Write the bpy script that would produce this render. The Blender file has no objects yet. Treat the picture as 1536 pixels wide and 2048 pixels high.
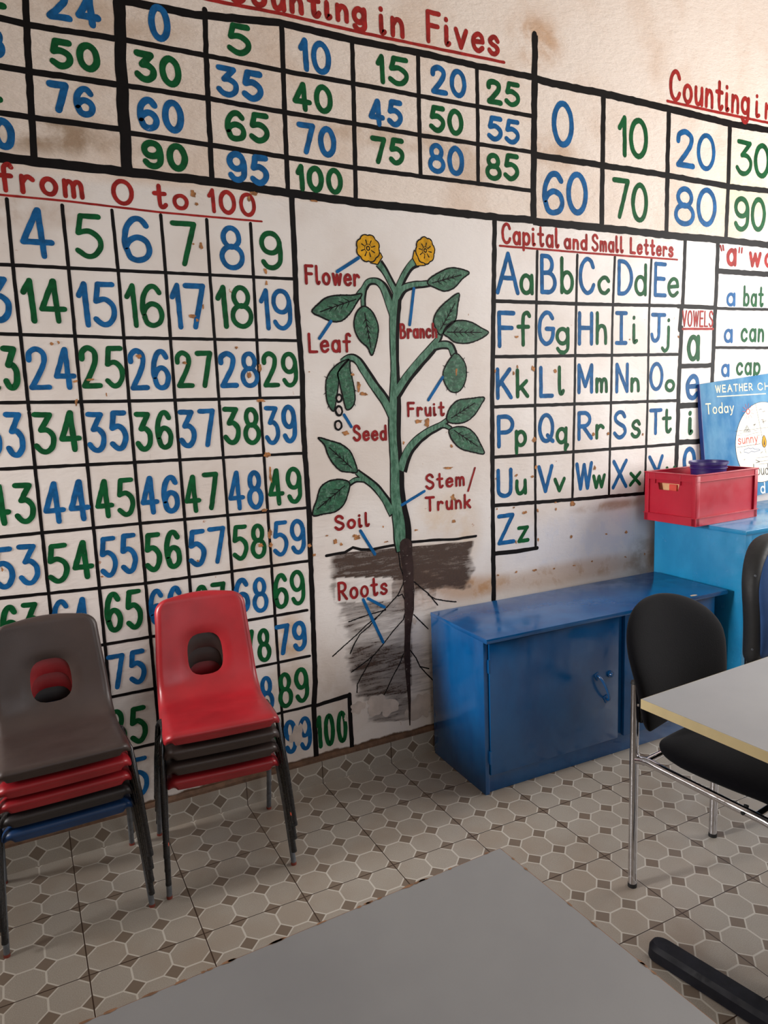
import bpy, bmesh, math, random
from mathutils import Vector, Matrix, noise

# ------------------------------------------------------------------ camera
S = bpy.context.scene
C = S.collection
cam_data = bpy.data.cameras.new('camera')
cam = bpy.data.objects.new('camera', cam_data)
C.objects.link(cam)
S.camera = cam
yaw, pitch, roll = 0.468976719, 0.15170371, -0.0391416653
fw = Vector((math.sin(yaw)*math.cos(pitch), math.cos(yaw)*math.cos(pitch), -math.sin(pitch)))
rt = Vector((math.cos(yaw), -math.sin(yaw), 0))
up = rt.cross(fw)
r2 = math.cos(roll)*rt + math.sin(roll)*up
u2 = -math.sin(roll)*rt + math.cos(roll)*up
M = Matrix((r2, u2, -fw)).transposed().to_4x4()
M.translation = Vector((-0.0379485, -2.4627608, 1.45277988))
cam.matrix_world = M
cam_data.sensor_fit = 'VERTICAL'
cam_data.sensor_height = 24.0
cam_data.lens = 1451.35245*24.0/2048.0
cam_data.clip_start = 0.02

# ------------------------------------------------------------------ world, lights, exposure
world = bpy.data.worlds.new('sky')
S.world = world
world.use_nodes = True
wn = world.node_tree.nodes
bg = wn['Background']
bg.inputs[0].default_value = (0.75, 0.86, 1.0, 1)
bg.inputs[1].default_value = 0.6

def area(name, loc, target, sx, sy, power, col, spread=0):
    l = bpy.data.lights.new(name, 'AREA')
    l.shape = 'RECTANGLE'; l.size = sx; l.size_y = sy; l.energy = power; l.color = col
    o = bpy.data.objects.new(name, l); C.objects.link(o)
    o.location = loc
    d = (Vector(target)-Vector(loc)).normalized()
    o.rotation_euler = d.to_track_quat('-Z', 'Y').to_euler()
    if spread: l.spread = math.radians(spread)
    return o
# daylight coming in through the room's windows
area('window_daylight_right', (4.26, -1.45, 1.85), (3.26, -1.45, 1.85), 1.9, 1.5, 92, (1.0, 0.965, 0.935))
area('window_daylight_left', (-2.26, -0.32, 1.80), (1.39, -0.20, 0.75), 0.45, 0.9, 13, (1.0, 0.97, 0.94), 50)
area('window_daylight_front', (1.7, -4.86, 1.85), (1.7, -3.86, 1.85), 2.4, 1.5, 27, (0.90, 0.95, 1.0))

S.view_settings.view_transform = 'Standard'
S.view_settings.look = 'None'
S.view_settings.gamma = 1.0
S.view_settings.use_curve_mapping = False
S.view_settings.exposure = 0.0

# ------------------------------------------------------------------ materials
def lin(c):
    return tuple(((v/255.0)/12.92 if v/255.0 <= 0.04045 else ((v/255.0+0.055)/1.055)**2.4) for v in c)

class NT:
    def __init__(s, name):
        s.m = bpy.data.materials.new(name); s.m.use_nodes = True
        s.t = s.m.node_tree; s.n = s.t.nodes
        s.b = s.n['Principled BSDF']; s.out = s.n['Material Output']
    def new(s, typ, **kw):
        n = s.n.new(typ)
        for k, v in kw.items(): setattr(n, k, v)
        return n
    def link(s, a, b): s.t.links.new(a, b)
    def val(s, sock, v):
        if isinstance(v, bpy.types.NodeSocket): s.link(v, sock)
        else: sock.default_value = v
    def math(s, op, a, b=0.0, c=0.0, clamp=False):
        n = s.new('ShaderNodeMath', operation=op, use_clamp=clamp)
        s.val(n.inputs[0], a); s.val(n.inputs[1], b); s.val(n.inputs[2], c)
        return n.outputs[0]
    def vmath(s, op, a, b=(0, 0, 0)):
        n = s.new('ShaderNodeVectorMath', operation=op)
        s.val(n.inputs[0], a); s.val(n.inputs[1], b)
        return n.outputs['Value'] if op == 'LENGTH' else n.outputs[0]
    def mix(s, f, a, b):
        n = s.new('ShaderNodeMix', data_type='RGBA')
        s.val(n.inputs[0], f)
        for k, v in ((6, a), (7, b)):
            if isinstance(v, tuple): v = tuple(v)+((1,) if len(v) == 3 else ())
            s.val(n.inputs[k], v)
        return n.outputs[2]
    def noise(s, vec, scale, detail=3.0, rough=0.55, dist=0.0):
        n = s.new('ShaderNodeTexNoise')
        if vec is not None: s.link(vec, n.inputs['Vector'])
        n.inputs['Scale'].default_value = scale; n.inputs['Detail'].default_value = detail
        n.inputs['Roughness'].default_value = rough; n.inputs['Distortion'].default_value = dist
        return n.outputs[0]
    def ramp(s, x, lo, hi, a=0.0, b=1.0):
        n = s.new('ShaderNodeMapRange', interpolation_type='SMOOTHSTEP')
        s.val(n.inputs[0], x)
        for i, v in enumerate((lo, hi, a, b)): n.inputs[i+1].default_value = v
        return n.outputs[0]
    def coord(s, kind='Object'):
        return s.new('ShaderNodeTexCoord').outputs[kind]
    def bump(s, h, strength, dist=0.002):
        n = s.new('ShaderNodeBump'); n.inputs['Strength'].default_value = strength
        n.inputs['Distance'].default_value = dist
        s.link(h, n.inputs['Height']); s.link(n.outputs[0], s.b.inputs['Normal'])
    def fin(s, col=None, rough=0.5, metal=0.0, spec=0.5):
        if col is not None:
            if isinstance(col, tuple): col = tuple(col)+((1,) if len(col) == 3 else ())
            s.val(s.b.inputs['Base Color'], col)
        s.val(s.b.inputs['Roughness'], rough)
        s.b.inputs['Metallic'].default_value = metal
        s.b.inputs['Specular IOR Level'].default_value = spec
        return s.m

def plain(name, rgb, rough=0.5, var=0.12, scale=8.0, metal=0.0, bump=0.0, bscale=200.0, spec=0.5):
    """a single-colour finish with mottling"""
    t = NT(name); co = t.coord()
    n = t.noise(co, scale, 4.0)
    a = lin(rgb)
    col = t.mix(t.ramp(n, 0.3, 0.7), tuple(v*(1-var) for v in a), tuple(min(1, v*(1+var)) for v in a))
    if bump: t.bump(t.noise(co, bscale, 2.0), bump, 0.001)
    rr = t.ramp(t.noise(co, scale*2.3, 3.0), 0.3, 0.7, max(0.02, rough-0.05), rough+0.06)
    return t.fin(col, rr, metal, spec)

WALL_WHITE = (226, 216, 208)
def paint(name, rgb, wear=0.56, rough=0.42):
    """brushed wall paint, thin in places"""
    t = NT(name); co = t.coord()
    a = lin(rgb)
    n = t.noise(co, 38.0, 4.0, 0.6)
    col = t.mix(t.ramp(n, 0.28, 0.72), tuple(v*0.72 for v in a), tuple(min(1, v*1.28) for v in a))
    thin = t.ramp(t.noise(co, 55.0, 6.0, 0.72, 0.4), wear+0.10, wear+0.24)
    col = t.mix(t.math('MULTIPLY', thin, 0.55), col, lin(WALL_WHITE))
    return t.fin(col, rough+0.08, 0.0, 0.14)

def wall_material():
    t = NT('painted plaster wall'); co = t.coord()
    sep = t.new('ShaderNodeSeparateXYZ'); t.link(co, sep.inputs[0])
    x, z = sep.outputs[0], sep.outputs[2]
    low = t.mix(t.ramp(t.noise(co, 2.2, 5.0), 0.35, 0.7), lin((236, 229, 225)), lin((220, 208, 200)))
    cream = t.mix(t.ramp(t.noise(co, 2.6, 6.0, 0.6), 0.42, 0.72), lin((240, 226, 215)), lin((226, 204, 187)))
    rag = t.math('ADD', z, t.math('MULTIPLY', t.noise(co, 3.0, 3.0), 0.05))
    zone = t.ramp(rag, 2.16, 2.20)
    col = t.mix(zone, low, cream)
    # plaster stains: tan water marks, rubbed dirt, rust; also bluish white and painted glare
    stains_and_glare = [(0.14, 2.27, .30, .07, (150, 118, 84), .8), (0.05, 2.05, .22, .06, (170, 135, 105), .5),
              (1.98, 2.84, .16, .12, (196, 152, 112), .75), (1.35, 2.40, .60, .05, (190, 158, 128), .6),
              (0.35, 2.62, .30, .07, (196, 164, 134), .5), (2.05, 2.43, .16, .08, (190, 150, 115), .6),
              (1.68, 2.33, .25, .08, (190, 160, 132), .5), (3.25, 2.38, .25, .2, (240, 222, 170), .5),  # last entry: yellow-white glare painted into the wall colour
              (2.25, .80, .55, .17, (208, 208, 218), .92), (2.15, .655, .68, .062, (182, 150, 122), .95), (1.62, .665, .20, .06, (188, 142, 98), .95),  # first entry: bluish-white patch low on the wall
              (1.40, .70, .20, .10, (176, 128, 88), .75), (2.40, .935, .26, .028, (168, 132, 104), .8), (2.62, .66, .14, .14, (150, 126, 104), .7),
              (.81, .60, .085, .10, (196, 158, 116), .85), (1.50, .92, .18, .20, (214, 186, 154), .6),
              (.80, .42, .12, .10, (186, 154, 124), .6), (.70, .98, .16, .2, (206, 182, 158), .5),
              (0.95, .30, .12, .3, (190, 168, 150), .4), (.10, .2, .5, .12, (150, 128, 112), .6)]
    nz = t.ramp(t.noise(co, 7.0, 6.0, 0.65, 0.3), 0.32, 0.62)
    for cx, cz, rx, rz, rgb, k in stains_and_glare:
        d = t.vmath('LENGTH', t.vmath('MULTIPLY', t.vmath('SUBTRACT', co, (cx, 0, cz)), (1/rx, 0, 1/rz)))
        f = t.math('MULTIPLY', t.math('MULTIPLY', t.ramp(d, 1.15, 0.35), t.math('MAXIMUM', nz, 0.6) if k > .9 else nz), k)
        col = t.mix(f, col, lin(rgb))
    # brown grime line where the plaster meets the tile skirting
    wob = t.math('ADD', z, t.math('MULTIPLY', t.noise(co, 14.0, 4.0), 0.03))
    col = t.mix(t.ramp(wob, 0.134, 0.126), col, lin((92, 66, 48)))
    # fine scuffs and scratches
    mp = t.new('ShaderNodeMapping'); t.link(co, mp.inputs[0]); mp.inputs['Scale'].default_value = (60, 60, 9)
    col = t.mix(t.math('MULTIPLY', t.ramp(t.noise(mp.outputs[0], 1.0, 5.0, 0.7), 0.66, 0.78), 0.35), col, lin((150, 128, 110)))
    rust = t.math('MULTIPLY', t.ramp(t.noise(co, 26.0, 4.0, 0.6), 0.72, 0.76), t.ramp(z, 2.1, 1.9))
    col = t.mix(t.math('MULTIPLY', rust, 0.75), col, lin((166, 104, 56)))
    mp2 = t.new('ShaderNodeMapping'); t.link(co, mp2.inputs[0]); mp2.inputs['Scale'].default_value = (30, 30, 75)
    hgt = t.math('ADD', t.math('MULTIPLY', t.noise(mp2.outputs[0], 1.0, 6.0, 0.65), t.ramp(rag, 2.1, 2.25, 0.3, 1.5)), t.math('MULTIPLY', t.noise(co, 5.0, 3.0), 0.7))
    t.bump(hgt, 0.6, 0.007)
    return t.fin(col, t.ramp(zone, 0, 1, 0.42, 0.8), 0.0, 0.4)

def tile_material(name, plane='xy', dy=0.2803):
    """printed octagon-and-dot ceramic tiles, 30 cm with dark grout"""
    t = NT(name); co = t.coord()
    sep = t.new('ShaderNodeSeparateXYZ'); t.link(co, sep.inputs[0])
    u = sep.outputs[0]
    v = t.math('ADD', sep.outputs[1], dy) if plane == 'xy' else t.math('ADD', sep.outputs[2], dy)
    def near(c, p):   # distance to the nearest multiple of p
        q = t.math('FRACT', t.math('ADD', t.math('DIVIDE', c, p), 0.5))
        return t.math('MULTIPLY', t.math('ABSOLUTE', t.math('SUBTRACT', q, 0.5)), p)
    a, b = near(u, 0.1), near(v, 0.1)
    A, B = near(u, 0.3), near(v, 0.3)
    s = t.math('ADD', a, b)
    dot = t.ramp(s, 0.0275, 0.0262)
    ring = t.math('MULTIPLY', t.ramp(s, 0.0325, 0.0311), t.ramp(s, 0.0250, 0.0264))
    edge = t.ramp(t.math('MINIMUM', a, b), 0.0031, 0.0020)
    edge = t.math('MULTIPLY', edge, t.math('GREATER_THAN', s, 0.0275))
    line = t.math('MAXIMUM', ring, edge)
    tid = t.new('ShaderNodeCombineXYZ')
    t.link(t.math('FLOOR', t.math('DIVIDE', u, 0.3)), tid.inputs[0]); t.link(t.math('FLOOR', t.math('DIVIDE', v, 0.3)), tid.inputs[1])
    wn_ = t.new('ShaderNodeTexWhiteNoise', noise_dimensions='3D'); t.link(tid.outputs[0], wn_.inputs[0])
    speck = t.noise(co, 420.0, 2.0, 0.7)
    body = t.mix(t.ramp(speck, 0.35, 0.7), lin((152, 144, 134)), lin((174, 166, 156)))
    body = t.mix(t.math('MULTIPLY', t.ramp(t.noise(co, 4.0, 4.0), 0.4, 0.7), 0.5), body, lin((148, 130, 112)))
    body = t.mix(t.math('MULTIPLY', wn_.outputs[0], 0.22), body, lin((172, 166, 158)))
    col = t.mix(dot, body, lin((122, 108, 95)))
    col = t.mix(t.math('MULTIPLY', line, 0.85), col, lin((204, 199, 190)))
    g = t.ramp(t.math('MINIMUM', A, B), 0.0021, 0.0013)
    col = t.mix(g, col, lin((66, 50, 40)))
    col = t.mix(t.math('MULTIPLY', t.ramp(t.noise(co, 2.3, 5.0), 0.5, 0.75), 0.25), col, lin((118, 100, 84)))
    t.bump(t.math('SUBTRACT', t.math('MULTIPLY', t.noise(co, 9.0, 3.0), 0.15), g), 0.4, 0.002)
    return t.fin(col, t.ramp(t.noise(co, 12.0, 4.0), 0.3, 0.7, 0.28, 0.42), 0.0, 0.5)

def soil_material():
    t = NT('dry-brushed soil paint'); co = t.coord()
    at = t.new('ShaderNodeAttribute', attribute_name='cover')
    mp = t.new('ShaderNodeMapping'); t.link(co, mp.inputs[0])
    mp.inputs['Rotation'].default_value = (0, -0.12, 0); mp.inputs['Scale'].default_value = (7, 7, 58)
    n = t.noise(mp.outputs[0], 1.0, 7.0, 0.72, 0.5)
    n2 = t.noise(co, 130.0, 3.0, 0.7)
    v = t.math('ADD', t.math('ADD', t.math('MULTIPLY', n, 1.5), t.math('MULTIPLY', n2, 0.35)), at.outputs['Fac'])
    f = t.ramp(v, 1.26, 1.72)
    wash = t.math('MULTIPLY', t.ramp(t.math('ADD', at.outputs['Fac'], n), 0.58, 1.2), 0.6)
    f = t.math('MAXIMUM', f, wash)
    tr = t.new('ShaderNodeBsdfTransparent'); mx = t.new('ShaderNodeMixShader')
    t.link(t.math('MULTIPLY', f, 0.95), mx.inputs[0]); t.link(tr.outputs[0], mx.inputs[1]); t.link(t.b.outputs[0], mx.inputs[2])
    t.link(mx.outputs[0], t.out.inputs[0])
    return t.fin(t.mix(n2, lin((36, 25, 20)), lin((92, 66, 52))), 0.7)

def green_material(name, a, b, sc=(40, 40, 90)):
    t = NT(name); co = t.coord()
    mp = t.new('ShaderNodeMapping'); t.link(co, mp.inputs[0]); mp.inputs['Scale'].default_value = sc
    mp.inputs['Rotation'].default_value = (0, 0.7, 0)
    n = t.noise(mp.outputs[0], 1.0, 5.0, 0.7, 0.3)
    c = t.mix(t.ramp(n, 0.34, 0.70), lin(a), lin(b))
    mp3 = t.new('ShaderNodeMapping'); t.link(co, mp3.inputs[0]); mp3.inputs['Scale'].default_value = (sc[0]*2.2, sc[1], sc[2]*.8); mp3.inputs['Rotation'].default_value = (0, -0.5, 0)
    c = t.mix(t.math('MULTIPLY', t.ramp(t.noise(mp3.outputs[0], 1.0, 5.0, 0.65), 0.5, 0.68), 0.4), c, lin((128, 164, 144)))
    return t.fin(c, 0.5)

def fabric(name, rgb, var=0.25):
    t = NT(name); co = t.coord()
    a = lin(rgb)
    n = t.noise(co, 260.0, 3.0, 0.7)
    n0 = t.noise(co, 9.0, 3.0)
    c = t.mix(n, tuple(v*(1-var) for v in a), tuple(v*(1+var) for v in a))
    c = t.mix(t.math('MULTIPLY', t.ramp(n0, 0.5, 0.8), 0.3), c, tuple(v*1.7 for v in a))
    t.bump(n, 0.4, 0.001)
    m = t.fin(c, 0.9, 0.0, 0.12)
    t.b.inputs['Sheen Weight'].default_value = 0.05
    return m

def laminate(name, a, b):
    t = NT(name); co = t.coord()
    c = t.mix(t.ramp(t.noise(co, 3.0, 4.0), 0.3, 0.7), lin(a), lin(b))
    c = t.mix(t.math('MULTIPLY', t.ramp(t.noise(co, 300.0, 2.0), 0.55, 0.75), 0.2), c, lin((150, 150, 152)))
    mp = t.new('ShaderNodeMapping'); t.link(co, mp.inputs[0]); mp.inputs['Scale'].default_value = (4, 60, 4); mp.inputs['Rotation'].default_value = (0, 0, 0.8)
    c = t.mix(t.math('MULTIPLY', t.ramp(t.noise(mp.outputs[0], 1.0, 5.0, 0.7), 0.68, 0.78), 0.18), c, lin((110, 108, 108)))
    return t.fin(c, 0.40)

def glossy_paint(name, a, b, rough=0.22, spec=0.85):
    """brushed gloss enamel"""
    t = NT(name); co = t.coord()
    mp = t.new('ShaderNodeMapping'); t.link(co, mp.inputs[0]); mp.inputs['Scale'].default_value = (6, 6, 3)
    n = t.noise(mp.outputs[0], 1.2, 5.0, 0.6)
    c = t.mix(t.ramp(n, 0.3, 0.7), lin(a), lin(b))
    mp2 = t.new('ShaderNodeMapping'); t.link(co, mp2.inputs[0]); mp2.inputs['Scale'].default_value = (30, 90, 30)
    t.bump(t.math('ADD', t.noise(mp2.outputs[0], 1.0, 3.0), t.math('MULTIPLY', t.noise(co, 2.5, 2.0), 1.5)), 0.10, 0.002)
    return t.fin(c, t.ramp(t.noise(co, 14.0, 3.0), 0.3, 0.7, rough-0.05, rough+0.1), 0.0, spec)

MAT = {
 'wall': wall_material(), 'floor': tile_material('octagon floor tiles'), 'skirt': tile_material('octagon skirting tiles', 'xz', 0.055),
 'ledge': plain('brown grimy mortar', (96, 70, 52), 0.8, 0.3, 30), 'plaster': plain('cream room plaster', (205, 190, 172), 0.8, 0.05, 3),
 'ceiling': plain('white ceiling', (214, 208, 198), 0.85, 0.04, 2),
 'b': paint('blue wall paint', (20, 90, 146)), 'g': paint('green wall paint', (8, 82, 42)), 'r': paint('red wall paint', (154, 38, 35)),
 'm': paint('maroon wall paint', (142, 34, 36)), 'k': paint('black wall paint', (15, 11, 12), 0.60), 'p': paint('pointer blue wall paint', (16, 92, 150), 0.7),
 'pbr': paint('bright blue chart paint', (30, 104, 184)),
 'leaf': green_material('leaf green paint', (10, 62, 40), (40, 108, 74)), 'stemg': green_material('stem green paint', (28, 84, 58), (88, 136, 112), (60, 60, 26)),
 'yel': paint('yellow flower paint', (206, 152, 28), 0.7), 'root': paint('root brown paint', (54, 40, 38), 0.5), 'soil': soil_material(),
 'spot': plain('peeled rusty plaster', (166, 112, 66), 0.8, 0.45, 60), 'pale': plain('flaked pale plaster', (200, 186, 177), 0.7, 0.12, 20),
 'ring': paint('white seed paint', (222, 208, 202), 0.8),
 'red_plastic': plain('red school chair plastic', (152, 30, 38), 0.36, 0.14, 7, bump=0.12, bscale=420),
 'brown_plastic': plain('brown school chair plastic', (58, 46, 43), 0.42, 0.12, 7, bump=0.12, bscale=420),
 'black_plastic': plain('dark grey school chair plastic', (48, 43, 44), 0.45, 0.1, 7, bump=0.12, bscale=420),
 'blue_plastic': plain('blue school chair plastic', (28, 62, 108), 0.4, 0.12, 7),
 'tube': plain('black enamelled steel tube', (22, 21, 23), 0.28, 0.12, 30), 'grey_tube': plain('worn grey steel tube', (88, 92, 98), 0.4, 0.25, 40),
 'rust_cap': plain('rusty red foot', (120, 50, 38), 0.7, 0.2, 30), 'tape': plain('orange paint band', (206, 86, 62), 0.6, 0.1, 30),
 'chrome': plain('chromed steel', (205, 205, 210), 0.10, 0.05, 20, 1.0), 'rubber': plain('black rubber', (20, 20, 22), 0.6, 0.1, 30),
 'black_fabric': fabric('black upholstery', (9, 9, 14)), 'blue_fabric': fabric('blue upholstery', (48, 74, 118)),
 'laminate': laminate('grey table laminate', (147, 149, 154), (158, 160, 164)), 'edge': plain('yellowed table edging', (216, 198, 152), 0.5, 0.06, 12),
 'edge_brown': plain('chipped brown board edge', (150, 112, 84), 0.7, 0.35, 60), 'foot': plain('black plastic foot cover', (24, 25, 34), 0.55, 0.25, 24, spec=0.25),
 'cup_blue': glossy_paint('dark blue gloss enamel', (2, 70, 126), (8, 84, 142), 0.15), 'cup_teal': glossy_paint('sky blue gloss enamel', (24, 124, 176), (38, 142, 194), 0.18),
 'dark': plain('dark recess board', (14, 22, 34), 0.8, 0.1, 10), 'chip': plain('bare chipped wood', (200, 176, 150), 0.7, 0.1, 40),
 'crate': plain('red crate plastic', (176, 22, 46), 0.36, 0.07, 6), 'crate_light': plain('worn pale crate rim', (214, 78, 84), 0.4, 0.1, 30),
 'bowl': plain('dark violet plastic bowl', (48, 34, 104), 0.35, 0.06, 10), 'wood': plain('pale wooden block', (226, 186, 138), 0.6, 0.12, 16), 'salmon': plain('salmon wooden strip', (212, 104, 84), 0.55, 0.08, 10),
 'board': glossy_paint('weather board blue', (28, 108, 160), (96, 150, 184), 0.55, 0.2), 'board_edge': plain('weather board edge', (22, 50, 120), 0.5, 0.1, 10),
 'dial': plain('cream weather dial', (244, 234, 212), 0.5, 0.02, 6), 'chalk': plain('cream lettering', (240, 226, 186), 0.6, 0.05, 40),
 'ink': plain('dark ink', (52, 50, 56), 0.7, 0.1, 40), 'redink': plain('red ink', (214, 74, 62), 0.7, 0.1, 40), 'cloud': plain('grey cloud ink', (120, 132, 156), 0.7, 0.1, 40),
 'frame': plain('white window frame', (225, 225, 222), 0.5, 0.03, 5),
}

# ------------------------------------------------------------------ helpers
def tag(o, label=None, cat=None, group=None, kind=None):
    if label: o['label'] = label
    if cat: o['category'] = cat
    if group: o['group'] = group
    if kind: o['kind'] = kind
    return o
def link(name, me, mat, parent=None):
    o = bpy.data.objects.new(name, me)
    for m in (mat if isinstance(mat, (list, tuple)) else [mat]): me.materials.append(MAT[m])
    C.objects.link(o)
    if parent is not None: o.parent = parent
    return o
def mesh(name, v, f, mat, parent=None, smooth=False):
    me = bpy.data.meshes.new(name); me.from_pydata([tuple(p) for p in v], [], f); me.update()
    if smooth:
        for p in me.polygons: p.use_smooth = True
    return link(name, me, mat, parent)
def from_bm(name, bm, mat, parent=None, smooth=None, recalc=True):
    if recalc: bmesh.ops.recalc_face_normals(bm, faces=bm.faces)
    me = bpy.data.meshes.new(name); bm.to_mesh(me); bm.free()
    if smooth is not None:
        for p in me.polygons: p.use_smooth = True
        if smooth < 3: me.set_sharp_from_angle(angle=smooth)
    return link(name, me, mat, parent)
def empty(name, loc, rz=0.0):
    o = bpy.data.objects.new(name, None); C.objects.link(o)
    o.location = loc; o.rotation_euler = (0, 0, rz); o.empty_display_size = 0.1
    return o
def bx(bm, x0, x1, y0, y1, z0, z1, bev=0.0, mi=0, rot=None):
    r = bmesh.ops.create_cube(bm, size=1.0)
    vs = r['verts']
    for v in vs:
        v.co = Vector(((x0+x1)/2+v.co.x*(x1-x0), (y0+y1)/2+v.co.y*(y1-y0), (z0+z1)/2+v.co.z*(z1-z0)))
        if rot: v.co = rot @ v.co
    es = list({e for v in vs for e in v.link_edges}); fs = list({f for v in vs for f in v.link_faces})
    for f in fs: f.material_index = mi
    if bev > 0:
        bmesh.ops.bevel(bm, geom=es, offset=bev, segments=2, affect='EDGES', profile=0.6)
def box(name, x0, x1, y0, y1, z0, z1, mat, parent=None, bev=0.0):
    bm = bmesh.new(); bx(bm, x0, x1, y0, y1, z0, z1, bev)
    return from_bm(name, bm, mat, parent, 0.6 if bev else None)
def tube(bm, pts, r, n=12, cap=True, mi=0):
    pts = [Vector(p) for p in pts]
    rs = r if isinstance(r, (list, tuple)) else [r]*len(pts)
    rings = []; prev = None
    for i, p in enumerate(pts):
        d = (pts[min(i+1, len(pts)-1)]-pts[max(i-1, 0)]).normalized()
        if prev is None:
            a = d.orthogonal().normalized()
        else:
            a = (prev-d*prev.dot(d)).normalized()
        prev = a; b = d.cross(a)
        rings.append([bm.verts.new(p+(a*math.cos(2*math.pi*k/n)+b*math.sin(2*math.pi*k/n))*rs[i]) for k in range(n)])
    for q, w in zip(rings, rings[1:]):
        for k in range(n):
            bm.faces.new((q[k], q[(k+1) % n], w[(k+1) % n], w[k])).material_index = mi
    if cap:
        bm.faces.new(rings[0][::-1]).material_index = mi; bm.faces.new(rings[-1]).material_index = mi
def spline(pts, n=8, closed=False):
    P = [Vector(p) for p in pts]; out = []
    m = len(P)
    if m < 3 and not closed: return P
    for i in range(m if closed else m-1):
        if closed: a, b, c, d = P[(i-1) % m], P[i], P[(i+1) % m], P[(i+2) % m]
        else: a, b, c, d = P[max(i-1, 0)], P[i], P[i+1], P[min(i+2, m-1)]
        for k in range(n):
            t = k/n
            out.append(0.5*((2*b)+(-a+c)*t+(2*a-5*b+4*c-d)*t*t+(-a+3*b-3*c+d)*t**3))
    if not closed: out.append(P[-1])
    return out
def tubeobj(name, pts, r, mat, parent=None, n=12):
    bm = bmesh.new(); tube(bm, pts, r, n)
    return from_bm(name, bm, mat, parent, 0.9)
def copy_tree(o, parent=None):
    c = o.copy(); C.objects.link(c)
    if parent is not None: c.parent = parent
    for ch in [k for k in o.children]: copy_tree(ch, c)
    return c

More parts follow.
